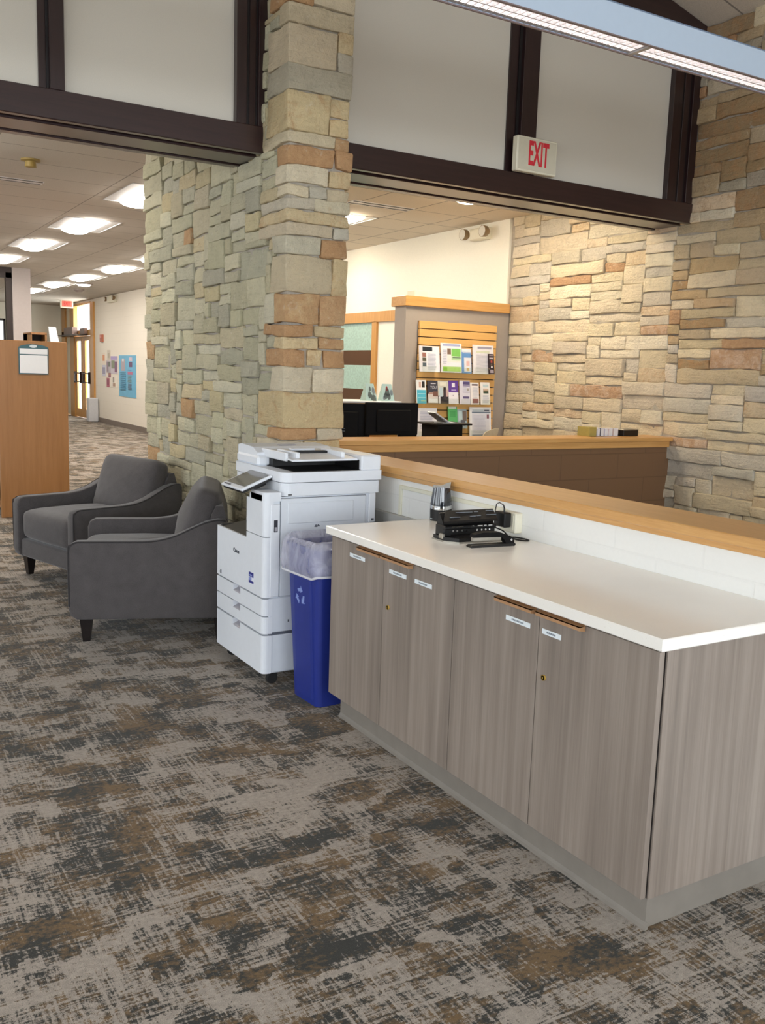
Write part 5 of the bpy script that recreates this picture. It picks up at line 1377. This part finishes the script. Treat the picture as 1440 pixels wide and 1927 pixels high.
ob('pane', M().box((6.552, 26.98, 2.56), (6.558, 28.98, 3.28)), 'glass', r); ob('pane', M().box((6.552, 29.5, 0.02), (6.558, 30.15, 3.3)), colr('side_pane', (236, 226, 206)), r, label='cream side panel')
r = thing('door_operator', 'bronze door operator box over the far entrance doors', 'door operator', (6.42, 28.9, 2.42))
ob('housing', M().box((6.33, 28.45, 2.44), (6.499, 29.55, 2.66), 0, .01), colr('op_brown', (140, 118, 110)), r); m = M(); m.box((6.2, 27.2, 2.405), (6.49, 29.9, 2.43)); ob('arm', m, 'alu', r)
r = thing('door_closer', 'smaller bronze closer box right of the operator above the far doors', 'door closer', (6.45, 27.4, 2.42))
ob('housing', M().box((6.40, 27.25, 2.44), (6.499, 27.75, 2.60), 0, .01), colr('op_brown', (140, 118, 110)), r)
# window in the end wall
m = M()
for x in (3.63, 4.25, 4.87): m.box((x - .03, 31.02, .9), (x + .03, 31.15, 2.9))
for z in (.93, 2.87): m.box((3.6, 31.02, z - .03), (4.9, 31.15, z + .03))
w9 = struct('window_9', m, 'alu', 'window in the end wall seen through the dark glass screen', 'window')
# outside
struct('ground', M().box((6.8, 10, -.1), (30, 60, -.06)).box((-30, 31.2, -.1), (6.8, 60, -.06)), 'ground', 'pale concrete outside the entrance', 'ground')
rng = random.Random(3)
for q, (x, y, s_) in enumerate(((13.5, 44.0, 1.2), (8.2, 46.0, 1.0), (5.6, 40.0, 1.3), (17.5, 48.0, 1.5))):
    r = thing('shrub', ('green shrub outside the entrance doors, near the left glass', 'green shrub outside by the end wall corner', 'green shrub outside the end window', 'green shrub outside the entrance doors, farther off')[q], 'shrub', (x, y, -.06), group='shrubs outside')
    m = M()
    for k in range(260):
        d = Vector((rng.gauss(0, 1), rng.gauss(0, 1), rng.gauss(0, 1))).normalized() * rng.uniform(.6, 1) * s_
        c0 = Vector((d.x, d.y, s_ + d.z)); a = Vector((rng.gauss(0, 1), rng.gauss(0, 1), rng.gauss(0, 1))).normalized() * .16; b = Vector((rng.gauss(0, 1), rng.gauss(0, 1), rng.gauss(0, 1))).normalized() * .09
        m.add([c0 - a, c0 + b, c0 + a, c0 - b], [(0, 1, 2, 3)])
    ob('foliage', m, 'leafmat', r, local=True, flip=False); m = M(); m.tube([(0, 0, 0), (.02, .01, s_ * .6), (0, .03, s_ * 1.3)], [.06, .04, .02], 8); ob('stem', m, 'leg', r, local=True)

# ================================================================= LIGHT, WORLD, CAMERA
def area(name, loc, rot, sx, sy, power, col=(1, 1, 1), spread=180):
    l = bpy.data.lights.new(name, 'AREA'); l.shape = 'RECTANGLE'; l.size = sx; l.size_y = sy; l.energy = power; l.color = col; l.spread = R(spread)
    o = bpy.data.objects.new(name, l); C.objects.link(o); o.location = loc; o.rotation_euler = rot; return o
DAY = (.86, .93, 1.0)
# daylight arriving through the windows of the near hall (behind the viewer and on the left)
for q, (a, b) in enumerate(((-4.2, -1.0), (-.4, 2.9), (3.4, 5.6))):
    area('daylight_back', ((a + b) / 2, -4.35, 1.85), (R(90 - TILT), 0, 0), b - a, 2.3, BACK_W * (b - a), DAY, 150)
for q, (a, b) in enumerate(((-3.4, .3), (1.1, 4.6), (6.4, 10.0), (11.0, 15.0))):
    area('daylight_left', (-5.35, (a + b) / 2, 1.9), (R(90 - TILT), 0, R(-90)), b - a, 2.2, LEFT_W * (b - a), DAY, 150)
area('daylight_entrance', (6.9, 28.0, 1.7), (R(90), 0, R(90)), 1.9, 3.0, 160, (1, .98, .94))
w = bpy.data.worlds.new('sky'); S.world = w; w.use_nodes = True
bg = w.node_tree.nodes['Background']; bg.inputs[0].default_value = (.90, .95, 1.0, 1); bg.inputs[1].default_value = 2.4

cam = bpy.data.cameras.new('camera'); co = bpy.data.objects.new('camera', cam); C.objects.link(co)
f = 1728.9; pitch, roll, yaw = R(8.5654), R(1.9032), R(31.2685)
hd = Vector((math.sin(yaw), math.cos(yaw), 0)); up = Vector((0, 0, 1))
fw = hd * math.cos(pitch) - up * math.sin(pitch); rt = hd.cross(up); uu = rt.cross(fw)
r2 = rt * math.cos(roll) + uu * math.sin(roll); u2 = -rt * math.sin(roll) + uu * math.cos(roll)
mw = Matrix(((r2.x, u2.x, -fw.x, 0), (r2.y, u2.y, -fw.y, 0), (r2.z, u2.z, -fw.z, 1.6), (0, 0, 0, 1)))
co.matrix_world = mw
cam.sensor_fit = 'HORIZONTAL'; cam.sensor_width = 36; cam.lens = f / 1440 * 36; cam.clip_start = .05; cam.clip_end = 200
S.camera = co
S.view_settings.view_transform = 'Standard'; S.view_settings.look = 'None'; S.view_settings.gamma = 1
S.view_settings.use_curve_mapping = False; S.view_settings.exposure = EXPO
S.cycles.use_denoising = True
S.cycles.max_bounces = 10; S.cycles.diffuse_bounces = 5; S.cycles.transparent_max_bounces = 12
S.cycles.sample_clamp_indirect = 6
